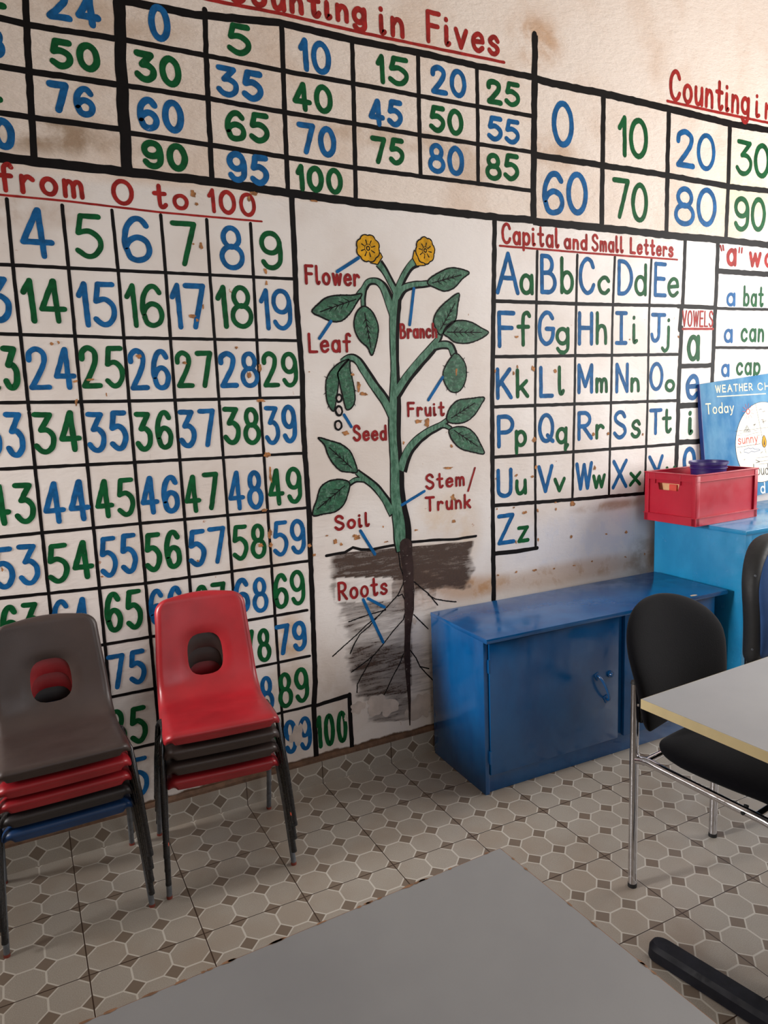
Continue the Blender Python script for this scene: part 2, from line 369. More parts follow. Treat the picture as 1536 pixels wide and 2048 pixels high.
# ------------------------------------------------------------------ brush lettering: every glyph is a set of brush strokes
def arc(cx, cy, rx, ry, a0, a1, n=14):
    return [(cx+rx*math.cos(math.radians(a0+(a1-a0)*i/n)), cy+ry*math.sin(math.radians(a0+(a1-a0)*i/n))) for i in range(n+1)]
def sp(*p): return [(q.x, q.y) for q in spline([(a, b, 0) for a, b in p], 6)]
def ell(cx, cy, rx, ry): return arc(cx, cy, rx, ry, 90, 450, 26)
def bowl(x, y0, y1, w): # right-hand bowl from (x,y1) round to (x,y0)
    return [(x, y1)]+arc(x+w*0.45, (y0+y1)/2, w*0.55, (y1-y0)/2, 90, -90, 14)+[(x, y0)]
XH = 0.60
G = {
 '0': [ell(.29, .5, .27, .5)],
 '1': [[(.16, 1), (.18, 0)], [(.16, .99), (.02, .72)], [(.10, .86), (.16, .80)]],
 '2': [sp((.03, .72), (.06, .9), (.25, 1), (.45, .9), (.47, .7), (.35, .45), (.04, .02)), [(.04, .02), (.55, .02)]],
 '3': [[(.06, 1), (.50, .98)], [(.50, .98), (.20, .58)], sp((.20, .58), (.38, .58), (.54, .42), (.52, .17), (.36, .01), (.17, .02), (.03, .17))],
 '4': [[(.36, 1), (.02, .30)], [(.02, .30), (.60, .30)], [(.38, 1), (.42, 0)]],
 '5': [[(.15, 1), (.53, 1)], [(.15, 1), (.07, .58)], sp((.07, .58), (.30, .63), (.50, .48), (.53, .26), (.40, .05), (.22, 0), (.03, .14))],
 '6': [sp((.50, .84), (.38, .99), (.22, .96), (.08, .74), (.03, .42), (.07, .22)), sp((.07, .22), (.13, .06), (.28, 0), (.46, .08), (.53, .28), (.46, .48), (.29, .55), (.13, .46), (.05, .32))],
 '7': [[(.02, .97), (.54, .97)], [(.54, .97), (.24, 0)]],
 '8': [ell(.29, .76, .20, .24), ell(.29, .27, .26, .27)],
 '9': [ell(.27, .71, .24, .29), sp((.51, .76), (.53, .45), (.50, .16), (.34, 0), (.16, .02), (.05, .16))],
 'A': [[(.33, 1), (.0, 0)], [(.33, 1), (.62, 0)], [(.12, .38), (.50, .38)]],
 'B': [[(.04, 1), (.04, 0)], bowl(.04, .54, 1, .36), bowl(.04, 0, .54, .46)],
 'C': [sp((.52, .78), (.42, .96), (.25, 1), (.08, .82), (.02, .5), (.08, .18), (.26, 0), (.44, .06), (.54, .24))],
 'D': [[(.04, 1), (.04, 0)], [(.04, 1)]+arc(.16, .5, .36, .5, 90, -90, 16)+[(.04, 0)]],
 'E': [[(.04, 1), (.04, 0)], [(.04, 1), (.46, 1)], [(.04, .53), (.42, .53)], [(.04, 0), (.48, 0)]],
 'F': [[(.04, 1), (.04, 0)], [(.04, 1), (.48, 1)], [(.04, .55), (.42, .55)]],
 'G': [sp((.50, .82), (.38, .98), (.22, .97), (.07, .78), (.02, .48), (.08, .16), (.26, 0), (.45, .1), (.52, .32), (.52, .48)), [(.28, .48), (.54, .48)]],
 'H': [[(.04, 1), (.04, 0)], [(.46, 1), (.46, 0)], [(.04, .52), (.46, .52)]],
 'I': [[(.2, 1), (.2, 0)], [(.0, 1), (.4, 1)], [(.0, 0), (.4, 0)]],
 'J': [[(.04, 1), (.56, 1)], sp((.32, 1), (.32, .5), (.31, .16), (.20, .01), (.07, .06), (.02, .24))],
 'K': [[(.04, 1), (.04, 0)], [(.48, 1), (.05, .42)], [(.17, .56), (.52, 0)]],
 'L': [[(.04, 1), (.04, 0)], [(.04, .0), (.46, .0)]],
 'M': [[(.04, 0), (.04, 1)], [(.04, 1), (.32, .22)], [(.32, .22), (.60, 1)], [(.60, 1), (.60, 0)]],
 'N': [[(.04, 0), (.04, 1)], [(.04, 1), (.48, 0)], [(.48, 0), (.48, 1)]],
 'O': [ell(.28, .5, .27, .5)],
 'P': [[(.04, 1), (.04, 0)], bowl(.04, .46, 1, .46)],
 'Q': [ell(.28, .5, .27, .5), sp((.34, .22), (.44, .08), (.56, -.02))],
 'R': [[(.04, 1), (.04, 0)], bowl(.04, .48, 1, .42), [(.2, .48), (.52, 0)]],
 'S': [sp((.48, .82), (.38, .97), (.22, 1), (.07, .86), (.09, .66), (.26, .53), (.45, .40), (.51, .20), (.38, .03), (.2, .0), (.03, .17))],
 'T': [[(.0, 1), (.54, 1)], [(.27, 1), (.27, 0)]],
 'U': [sp((.04, 1), (.04, .5), (.06, .14), (.26, 0), (.44, .12), (.47, .5), (.47, 1))],
 'V': [[(.0, 1), (.26, 0)], [(.26, 0), (.52, 1)]],
 'W': [[(.0, 1), (.17, 0)], [(.17, 0), (.34, .95)], [(.34, .95), (.50, 0)], [(.50, 0), (.68, 1)]],
 'X': [[(.02, 1), (.50, 0)], [(.50, 1), (.0, 0)]],
 'Y': [[(.0, 1), (.26, .48)], [(.52, 1), (.22, 0)]],
 'Z': [[(.02, 1), (.50, 1)], [(.50, 1), (.02, 0)], [(.02, 0), (.52, 0)]],
 'a': [ell(.22, .3, .20, .3), [(.43, .60), (.44, .0)]],
 'b': [[(.04, 1), (.04, 0)], ell(.25, .3, .21, .3)],
 'c': [sp((.42, .47), (.32, .59), (.18, .58), (.05, .43), (.03, .24), (.12, .05), (.28, .0), (.42, .12))],
 'd': [ell(.22, .3, .20, .3), [(.43, 1), (.43, 0)]],
 'e': [[(.04, .31), (.43, .34)], sp((.43, .34), (.38, .53), (.23, .6), (.07, .48), (.02, .28), (.1, .06), (.26, 0), (.42, .12))],
 'f': [sp((.40, .90), (.32, 1), (.2, .93), (.17, .7), (.17, 0)), [(.0, .56), (.36, .56)]],
 'g': [ell(.22, .32, .20, .28), sp((.43, .60), (.43, .1), (.42, -.16), (.3, -.30), (.14, -.28), (.04, -.16))],
 'h': [[(.04, 1), (.04, 0)], sp((.04, .38), (.16, .57), (.31, .55), (.38, .38), (.39, 0))],
 'i': [[(.07, .60), (.07, .08)], sp((.07, .1), (.10, 0), (.18, .05)), [(.07, .86), (.072, .87)]],
 'j': [sp((.24, .60), (.24, .1), (.22, -.16), (.1, -.28), (.0, -.18)), [(.24, .86), (.242, .87)]],
 'k': [[(.04, 1), (.04, 0)], [(.38, .58), (.05, .24)], [(.16, .36), (.42, 0)]],
 'l': [sp((.05, 1), (.05, .3), (.08, .04), (.16, .0), (.22, .10))],
 'm': [[(.04, .60), (.04, 0)], sp((.04, .38), (.13, .57), (.24, .56), (.30, .40), (.30, 0)), sp((.30, .38), (.39, .57), (.50, .56), (.56, .40), (.57, 0))],
 'n': [[(.04, .60), (.04, 0)], sp((.04, .36), (.16, .57), (.30, .56), (.38, .38), (.39, 0))],
 'o': [ell(.23, .3, .21, .3)],
 'p': [[(.04, .60), (.04, -.30)], ell(.25, .3, .21, .29)],
 'q': [ell(.22, .3, .20, .29), [(.43, .60), (.40, -.30)], [(.40, -.28), (.50, -.12)]],
 'r': [[(.04, .60), (.04, 0)], sp((.04, .34), (.12, .52), (.24, .60), (.36, .50))],
 's': [sp((.38, .48), (.28, .6), (.14, .58), (.05, .46), (.14, .34), (.3, .27), (.38, .15), (.28, .01), (.13, .0), (.02, .11))],
 't': [sp((.16, .98), (.16, .3), (.19, .04), (.28, 0), (.36, .1)), [(.0, .62), (.34, .62)]],
 'u': [sp((.04, .60), (.04, .28), (.1, .04), (.24, .02), (.36, .18), (.40, .38)), [(.40, .60), (.41, 0)]],
 'v': [[(.0, .60), (.2, 0)], [(.2, 0), (.42, .60)]],
 'w': [[(.0, .60), (.13, 0)], [(.13, 0), (.27, .56)], [(.27, .56), (.40, 0)], [(.40, 0), (.54, .60)]],
 'x': [[(.02, .60), (.40, 0)], [(.40, .60), (.0, 0)]],
 'y': [[(.0, .60), (.21, .05)], sp((.42, .60), (.24, .08), (.14, -.22), (.02, -.28))],
 'z': [[(.02, .58), (.38, .58)], [(.38, .58), (.02, .02)], [(.02, .02), (.40, .02)]],
}
def extent(ch):
    p = [q for s in G[ch] for q in s]
    return min(a for a, b in p), max(a for a, b in p), min(b for a, b in p), max(b for a, b in p)

class Brush:
    """collects flat painted strokes on a plane; map(u,v,k) gives the 3-D point, k lifts successive coats"""
    def __init__(s, seed=1): s.v = []; s.f = []; s.m = []; s.rng = random.Random(seed); s.k = 0
    def strip(s, L, R, mi=0):
        b = len(s.v); s.k += 1; y = -s.k*5e-6
        for p, q in zip(L, R): s.v += [(p[0], y, p[1]), (q[0], y, q[1])]
        for i in range(len(L)-1): s.f.append((b+2*i, b+2*i+1, b+2*i+3, b+2*i+2)); s.m.append(mi)
    def stroke(s, pts, w, mi=0, wob=0.10, step=None, cap=True):
        """round-ended brush stroke; w = width, or a list of widths"""
        P = [Vector((p[0], p[1])) for p in pts]
        ws = list(w) if isinstance(w, (list, tuple)) else [w]*len(P)
        # resample
        st = step or max(0.004, 0.55*max(ws))
        Q = []; Wq = []
        for i in range(len(P)-1):
            d = (P[i+1]-P[i]).length; n = max(1, int(d/st))
            for k in range(n):
                t = k/n; Q.append(P[i].lerp(P[i+1], t)); Wq.append(ws[i]*(1-t)+ws[i+1]*t)
        Q.append(P[-1]); Wq.append(ws[-1])
        if (Q[0]-Q[-1]).length < 1e-6 and len(Q) < 3: return
        closed = (Q[0]-Q[-1]).length < 1e-5
        if closed: cap = False
        ph = s.rng.uniform(0, 50)
        L = []; R = []; acc = 0
        for i, p in enumerate(Q):
            d = (Q[min(i+1, len(Q)-1)]-Q[max(i-1, 0)])
            if closed and i in (0, len(Q)-1): d = Q[1]-Q[-2]
            if d.length < 1e-9: d = Vector((1, 0))
            d.normalize(); nrm = Vector((-d.y, d.x))
            if i: acc += (p-Q[i-1]).length
            w0 = max(Wq[i], 1e-4); a = acc/max(w0, 0.004)
            l = 0.5*w0*(1+wob*1.6*noise.noise((a*0.9, ph, 0.3)))
            r = 0.5*w0*(1+wob*1.6*noise.noise((a*0.9, ph+9, 7.1)))
            L.append(p+nrm*l); R.append(p-nrm*r)
        if closed: L[-1] = L[0]; R[-1] = R[0]
        if cap:
            def capend(i, sgn):
                p = Q[i]; d = (Q[1]-Q[0]) if i == 0 else (Q[-1]-Q[-2])
                d.normalize(); d *= sgn; nrm = Vector((-d.y, d.x))*(1 if sgn > 0 else -1)
                h = 0.5*Wq[i]; o = []
                for t in (40, 65, 83):
                    c_, s_ = math.cos(math.radians(t)), math.sin(math.radians(t))
                    o.append((p+d*h*s_+nrm*h*c_, p+d*h*s_-nrm*h*c_))
                return o
            e = capend(0, -1)[::-1]
            L = [a for a, b in e]+L; R = [b for a, b in e]+R
            e = capend(len(Q)-1, 1)
            L += [a for a, b in e]; R += [b for a, b in e]
        s.strip(L, R, mi)
    def fill(s, pts, mi=0):
        b = len(s.v); s.k += 1; y = -s.k*5e-6
        s.v += [(p[0], y, p[1]) for p in pts]; s.f.append(tuple(range(b, b+len(pts)))); s.m.append(mi)
    def blob(s, cx, cz, rx, rz, mi=0, n=18, rough=0.35):
        ph = s.rng.uniform(0, 99)
        s.fill([(cx+rx*math.cos(a)*(1+rough*noise.noise((math.cos(a)*1.6, math.sin(a)*1.6, ph))), cz+rz*math.sin(a)*(1+rough*noise.noise((math.cos(a)*1.6, math.sin(a)*1.6, ph)))) for a in [2*math.pi*i/n for i in range(n)]], mi)
    def glyph(s, ch, x, z, sx, sz, w, slope=0.0, mi=0):
        for st in G[ch]:
            s.stroke([(x+a*sx, z+b*sz+slope*a*sx) for a, b in st], w, mi)
    def word(s, text, x0, z0, x1, z1, h, w, mi=0, gap=0.16):
        pos = 0.0; items = []
        for ch in text:
            a, b, c, d = extent(ch); items.append((ch, pos-a)); pos += (b-a)+gap+w/h*0.8
        total = pos-gap-w/h*0.8
        sx = (x1-x0-w)/total; hh = h-w; k = (z1-z0)/(x1-x0)
        for ch, p in items:
            s.glyph(ch, x0+w/2+p*sx, z0+w/2+k*(p*sx), sx, hh, w*s.rng.uniform(.94, 1.06), k, mi)
    def fit(s, ch, x0, z0, x1, z1, w, mi=0):
        a, b, c, d = extent(ch)
        sx = (x1-x0-w)/max(b-a, .02); sz = (z1-z0-w)/(d-c)
        if b-a < .25: sx = min(sx, sz*1.3)
        ox = x0+w/2-a*sx if b-a >= .25 else (x0+x1)/2-(a+b)/2*sx
        s.glyph(ch, ox, z0+w/2-c*sz, sx, sz, w, 0.0, mi)
    def build(s, name, mats, parent, y=0.0, mw=None):
        """y = lift of this coat above the surface"""
        v = [(p[0], p[1]+y, p[2]) for p in s.v]
        if mw: v = [mw(p) for p in v]
        me = bpy.data.meshes.new(name); me.from_pydata(v, [], s.f); me.update()
        bm = bmesh.new(); bm.from_mesh(me)
        flip = [f for f in bm.faces if f.normal.y > 0] if not mw else []
        bmesh.ops.reverse_faces(bm, faces=flip); bm.to_mesh(me); bm.free()
        o = link(name, me, mats, parent)
        if len(s.m) == len(me.polygons):
            for p, m in zip(me.polygons, s.m): p.material_index = m
        return o
# ------------------------------------------------------------------ measured wall layout (metres on the wall: x, z)
HUND = [('4',0.047,1.9136,0.141,1.9136,0.1474,'b'),('5',0.1965,1.9192,0.2804,1.9192,0.1345,'g'),('6',0.3346,1.9145,0.4257,1.9145,0.1442,'b'),('7',0.4878,1.9113,0.5723,1.9113,0.1418,'g'),('8',0.6427,1.9059,0.7282,1.9059,0.1448,'b'),('9',0.7824,1.912,0.8646,1.912,0.131,'g'),('13',-0.1092,1.7233,0.006,1.7247,0.1363,'b'),('14',0.0321,1.7234,0.1572,1.7249,0.1336,'g'),('15',0.1856,1.7135,0.3023,1.7147,0.1396,'b'),('16',0.3273,1.7138,0.4471,1.7149,0.1387,'g'),('17',0.4681,1.7102,0.5867,1.7112,0.1486,'b'),('18',0.6174,1.7134,0.7456,1.7146,0.1445,'g'),('19',0.768,1.7096,0.8868,1.7106,0.1419,'b'),('23',-0.0955,1.5284,0.0077,1.5255,0.1335,'g'),('24',0.0272,1.5273,0.1644,1.5235,0.1309,'b'),('25',0.176,1.528,0.3093,1.5244,0.133,'g'),('26',0.3205,1.5179,0.4516,1.5142,0.1337,'b'),('27',0.4681,1.5214,0.5942,1.5181,0.1234,'g'),('28',0.6121,1.5176,0.7523,1.5139,0.1249,'b'),('29',0.7642,1.5156,0.8962,1.5121,0.1249,'g'),('33',-0.1173,1.3279,0.0022,1.3245,0.1397,'b'),('34',0.0228,1.3288,0.1617,1.3324,0.1312,'g'),('35',0.1756,1.3236,0.3021,1.3258,0.1312,'b'),('36',0.3215,1.3175,0.4439,1.3217,0.1315,'g'),('37',0.4613,1.3213,0.5884,1.3203,0.1301,'b'),('38',0.611,1.3242,0.7452,1.3159,0.1323,'g'),('39',0.7589,1.3124,0.8808,1.3153,0.1386,'b'),('43',-0.1206,1.1212,0.0095,1.1193,0.1296,'g'),('44',0.029,1.11,0.1669,1.1105,0.1356,'b'),('45',0.1804,1.1124,0.3047,1.1099,0.1287,'g'),('46',0.3208,1.1099,0.4486,1.1062,0.1302,'b'),('47',0.4632,1.0979,0.5838,1.1054,0.1321,'g'),('48',0.6129,1.0941,0.7402,1.0883,0.141,'b'),('49',0.7576,1.0944,0.8876,1.0966,0.1356,'g'),('53',-0.13,0.9235,0.0018,0.9269,0.1326,'b'),('54',0.0211,0.9187,0.1601,0.9222,0.1297,'g'),('55',0.1768,0.9148,0.2963,0.9209,0.1375,'b'),('56',0.3166,0.9139,0.4404,0.9176,0.1355,'g'),('57',0.4604,0.9113,0.5947,0.9145,0.132,'b'),('58',0.6137,0.9147,0.7395,0.9096,0.1292,'g'),('59',0.7625,0.9089,0.8902,0.9074,0.1322,'b'),('63',-0.1262,0.753,-0.0131,0.7517,0.1226,'g'),('64',0.0191,0.7464,0.137,0.7424,0.1232,'b'),('66',0.3154,0.7301,0.4309,0.7313,0.1274,'b'),('67',0.4665,0.7214,0.5815,0.7238,0.1262,'g'),('68',0.606,0.7236,0.7336,0.7094,0.1325,'b'),('69',0.7525,0.7117,0.8772,0.7176,0.1354,'g'),('65',0.1757,0.7314,0.2966,0.7272,0.1391,'g'),('75',0.1674,0.5336,0.2911,0.5384,0.1227,'b'),('85',0.1496,0.3353,0.2781,0.3251,0.1347,'g'),('95',0.1328,0.1427,0.2665,0.1359,0.1437,'b'),('78',0.6177,0.5294,0.7323,0.5242,0.1294,'g'),('79',0.7499,0.5367,0.873,0.5398,0.1194,'b'),('88',0.6151,0.3324,0.7311,0.332,0.1403,'b'),('89',0.747,0.3285,0.8703,0.3389,0.1407,'g'),('99',0.7592,0.1457,0.8709,0.1446,0.137,'b'),('73',-0.11199999999999999,0.538,0.008000000000000007,0.538,0.128,'b'),('74',0.035,0.538,0.155,0.538,0.128,'g'),('76',0.32899999999999996,0.538,0.44899999999999995,0.538,0.128,'g'),('77',0.476,0.538,0.596,0.538,0.128,'b'),('83',-0.11199999999999999,0.345,0.008000000000000007,0.345,0.128,'g'),('84',0.035,0.345,0.155,0.345,0.128,'b'),('86',0.32899999999999996,0.345,0.44899999999999995,0.345,0.128,'b'),('87',0.476,0.345,0.596,0.345,0.128,'g'),('93',-0.11199999999999999,0.152,0.008000000000000007,0.152,0.128,'b'),('94',0.035,0.152,0.155,0.152,0.128,'g'),('96',0.32899999999999996,0.152,0.44899999999999995,0.152,0.128,'g'),('97',0.476,0.152,0.596,0.152,0.128,'b'),('98',0.623,0.152,0.743,0.152,0.128,'g'),('100',0.8898,0.136,1.0197,0.1328,0.1353,'g')]
HUND_L = [(0.0105,[(0.0243,2.0775),(0.0205,1.8936),(0.0204,1.4675)]),(0.0105,[(0.1722,2.0722),(0.1728,1.8979),(0.1703,1.4615)]),(0.0105,[(0.3139,2.0688),(0.3163,1.8899),(0.3135,1.4557)]),(0.0105,[(0.4612,2.0661),(0.4617,1.8872),(0.4586,1.4499)]),(0.0105,[(0.6077,2.0632),(0.6054,1.887),(0.6055,1.4441)]),(0.0105,[(0.7561,2.0615),(0.7544,1.8867),(0.75,1.4383)]),(0.0105,[(0.0204,1.46),(0.0189,1.0),(0.0154,0.125)]),(0.0105,[(0.1703,1.46),(0.1691,1.0),(0.1663,0.125)]),(0.0105,[(0.3135,1.46),(0.3135,1.0),(0.3135,0.125)]),(0.0105,[(0.4586,1.46),(0.4586,1.0),(0.4586,0.125)]),(0.0105,[(0.6055,1.46),(0.6067,1.0),(0.6095,0.125)]),(0.0105,[(0.75,1.46),(0.7524,1.0),(0.758,0.125)]),(0.0105,[(-0.35,1.8929999999999998),(-0.013,1.892),(0.3134,1.8898),(0.9112,1.8864)]),(0.0105,[(-0.35,1.6943),(-0.034,1.6933),(0.3186,1.6834),(0.9022,1.6757)]),(0.0105,[(-0.35,1.4929),(-0.0552,1.4919),(0.301,1.4842),(0.8977,1.4774)]),(0.0105,[(-0.35,1.2952),(-0.076,1.2942),(0.3094,1.2863),(0.9106,1.2774)]),(0.0105,[(-0.35,1.0897),(-0.0977,1.0887),(0.3182,1.0841),(0.903,1.0769)]),(0.0105,[(-0.35,0.8996),(-0.1178,0.8986),(0.3008,0.8814),(0.9079,0.8785)]),(0.0105,[(-0.35,0.699),(0.3,0.695),(0.88,0.692)]),(0.0105,[(-0.35,0.516),(0.3,0.512),(0.88,0.514)]),(0.0105,[(-0.35,0.319),(0.3,0.315),(0.88,0.318)]),(0.0105,[(-0.13,2.07),(-0.13,1.4),(-0.135,0.125)]),(0.02,[(0.9086,2.16),(0.908,2.0019),(0.9044,1.8175),(0.912,1.5573),(0.9042,1.3814),(0.909,1.0564),(0.9062,0.9609),(0.9021,0.7006),(0.8963,0.4061),(0.8845,0.3104),(0.8833,0.0929)]),(0.016,[(0.8846,0.3121),(1.0353,0.3233)]),(0.018,[(1.0348,0.3252),(1.0338,0.2069),(1.0355,0.0924)])]
TWOS = [('24',0.1803,2.5927,0.3332,2.5831,0.0885,'b'),('50',0.1776,2.4556,0.3195,2.4615,0.0843,'g'),('76',0.1619,2.3345,0.294,2.33,0.0893,'b'),('22',-0.0463,2.593,0.0791,2.5916,0.0714,'g'),('48',-0.051,2.4573,0.0641,2.4608,0.0814,'b'),('74',-0.079,2.3381,0.0434,2.3133,0.0888,'g'),('100',-0.1055,2.2187,0.0646,2.2105,0.0899,'b')]
FIVES = [('0',0.471,2.5814,0.5381,2.5814,0.1088,'b'),('5',0.7147,2.5824,0.797,2.5824,0.0989,'g'),('30',0.4163,2.4563,0.5608,2.4527,0.0936,'g'),('35',0.67,2.4499,0.8299,2.4484,0.0976,'b'),('60',0.4131,2.3135,0.5587,2.3186,0.1012,'b'),('65',0.6892,2.3156,0.843,2.3214,0.0978,'g'),('90',0.4176,2.2029,0.5614,2.2022,0.0874,'g'),('95',0.6884,2.1887,0.8321,2.1835,0.0998,'b'),('10',0.9611,2.571,1.0811,2.5694,0.1082,'b'),('40',0.9309,2.4404,1.0805,2.4456,0.0955,'g'),('70',0.9406,2.3048,1.0866,2.3011,0.1043,'b'),('100',0.9277,2.1812,1.1048,2.181,0.0904,'g'),('15',1.2504,2.5742,1.3885,2.5793,0.1009,'g'),('45',1.2178,2.4267,1.3579,2.4384,0.0948,'b'),('75',1.2203,2.3,1.3593,2.3061,0.0959,'g'),('20',1.4811,2.5739,1.6391,2.5742,0.1029,'b'),('50',1.4689,2.4391,1.6219,2.4378,0.0971,'g'),('80',1.4604,2.2929,1.6214,2.2923,0.1107,'b'),('25',1.7318,2.5724,1.892,2.5777,0.0935,'g'),('55',1.7314,2.4394,1.8885,2.4368,0.0948,'b'),('85',1.7203,2.2892,1.8841,2.3022,0.1048,'g')]
FIVES_L = [(0.024,[(0.4066,2.6799),(0.6187,2.6814),(0.9012,2.7089),(1.1582,2.7022),(1.4339,2.7055),(1.6889,2.7013),(1.9582,2.702)]),(0.016,[(0.3968,2.5692),(0.6471,2.5664),(0.8919,2.5612),(1.1647,2.5609),(1.4286,2.5582),(1.6856,2.5571),(1.9479,2.5568)]),(0.016,[(0.3854,2.4393),(0.6437,2.4378),(0.8836,2.4308),(1.165,2.4277),(1.4237,2.4221),(1.6906,2.4212),(1.9466,2.4209)]),(0.016,[(0.3819,2.3025),(0.6362,2.2967),(0.8745,2.2874),(1.1577,2.2798),(1.426,2.2775),(1.6873,2.2759),(1.9451,2.273)]),(0.017,[(0.6498,2.7014),(0.642,2.4989),(0.6348,2.1927)]),(0.017,[(0.9068,2.6992),(0.9006,2.4525),(0.896,2.176)]),(0.017,[(1.1648,2.7005),(1.1611,2.4882),(1.1533,2.163)]),(0.017,[(1.4302,2.7049),(1.4274,2.5248),(1.4261,2.2794)]),(0.017,[(1.6888,2.6982),(1.6883,2.4974),(1.6848,2.2756)]),(0.024,[(1.9667,2.8611),(1.961,2.5321),(1.953,2.1681)]),(0.028,[(-0.127,2.1942),(0.0186,2.1919),(0.363,2.1865),(0.6373,2.1838),(0.8673,2.1723),(1.1519,2.1628),(1.4218,2.1602),(1.7602,2.1571),(1.953,2.1599)]),(0.036,[(0.3926,2.7121),(0.3795,2.5142),(0.3694,2.1929)])]
TWOS_L = [(0.019,[(0.1316,2.6599),(0.1183,2.4193),(0.1094,2.2045)]),(0.018,[(-0.0668,2.5637),(0.0583,2.5685),(0.138,2.5635),(0.3798,2.569)]),(0.018,[(-0.0813,2.4342),(0.0447,2.4391),(0.1202,2.438),(0.371,2.4383)]),(0.017,[(-0.0948,2.3134),(0.0314,2.3134),(0.1073,2.3118),(0.3739,2.31)]),(0.019,[(-0.0525,2.6915),(0.072,2.6982),(0.1419,2.7018),(0.3926,2.7121)])]
TENS = [('0',2.052,2.4553,2.1678,2.4553,0.1818,'b'),('10',2.4103,2.4547,2.5914,2.457,0.1709,'g'),('20',2.7666,2.4492,3.0244,2.4502,0.1667,'b'),('30',3.1675,2.4532,3.4158,2.4553,0.1644,'g'),('60',2.0002,2.1804,2.2454,2.199,0.1765,'b'),('70',2.3828,2.2026,2.5973,2.187,0.1706,'g'),('80',2.7617,2.191,3.0433,2.2077,0.1763,'b'),('90',3.1666,2.1954,3.4001,2.2079,0.1641,'g')]
TENS_L = [(0.03,[(1.9611,2.6984),(2.0553,2.6945),(2.3324,2.6949),(2.7239,2.6875),(3.1182,2.6771),(3.532,2.6849)]),(0.026,[(1.9666,2.4114),(2.326,2.41),(2.7117,2.4076),(3.132,2.3981),(3.5516,2.406)]),(0.032,[(1.9518,2.1549),(2.319,2.1549),(2.813,2.1496),(3.1441,2.152),(3.5699,2.1466)]),(0.026,[(2.3298,2.685),(2.3276,2.4349),(2.3236,2.1585)]),(0.026,[(2.7161,2.6798),(2.7138,2.4078),(2.7168,2.1576)]),(0.026,[(3.1186,2.6701),(3.12,2.4115),(3.1153,2.1539)]),(0.03,[(1.9682,2.8593),(1.9651,2.699),(1.9535,2.1582)])]
HEAD_HUND = [('from',0.0024,2.0956,0.2383,2.0929,0.0858,'r'),('0',0.317,2.0847,0.3841,2.0847,0.0801,'r'),('to',0.4397,2.0846,0.5535,2.0852,0.0777,'r'),('100',0.6146,2.0846,0.7787,2.0803,0.0791,'r')]
U_HUND = [(0.0065,[(-0.1388,2.0898),(0.0077,2.088),(0.1855,2.0856),(0.46,2.0744),(0.7957,2.0707)])]
HEAD_FIVES = [('Counting',0.7247,2.7369,1.2248,2.7529,0.092,'r'),('in',1.2731,2.7364,1.3766,2.7399,0.1074,'r'),('Fives',1.4666,2.7436,1.7964,2.748,0.1159,'r')]
U_FIVES = [(0.011,[(0.6294,2.7347),(0.6685,2.7333),(0.9084,2.7377),(1.0933,2.7338),(1.2416,2.732),(1.4797,2.7321),(1.817,2.7343)])]
HEAD_TENS = [('Counting',2.7149,2.7218,3.2528,2.7231,0.1335,'r'),('in',3.2935,2.7248,3.4428,2.7273,0.1211,'r')]
U_TENS = [(0.012,[(2.7049,2.7184),(3.0059,2.7152),(3.468,2.7157)])]
HEAD_TREE = [('Our',0.9197,2.0708,1.0855,2.0709,0.0841,'r'),('Reading',1.1338,2.0681,1.4955,2.0656,0.0834,'r'),('Tree',1.5212,2.0632,1.735,2.062,0.0806,'r')]
U_TREE = [(0.0085,[(0.9219,2.0655),(1.158,2.0617),(1.4449,2.0574),(1.7447,2.0538)])]
HEAD_ABC = [('Capital',1.7926,2.0563,2.0908,2.0544,0.0842,'r'),('and',2.1139,2.054,2.2443,2.0542,0.071,'r'),('Small',2.2669,2.0537,2.4541,2.0549,0.0746,'r'),('Letters',2.4901,2.055,2.7632,2.0537,0.0731,'r')]
U_ABC = [(0.0085,[(1.7841,2.0492),(2.2043,2.0462),(2.7896,2.0461)])]
HEAD_VOW = [('VOWELS',2.8283,1.7428,3.0431,1.7436,0.078,'r')]
U_VOW = [(0.011,[(2.8339,1.7341),(3.0434,1.7361)])]
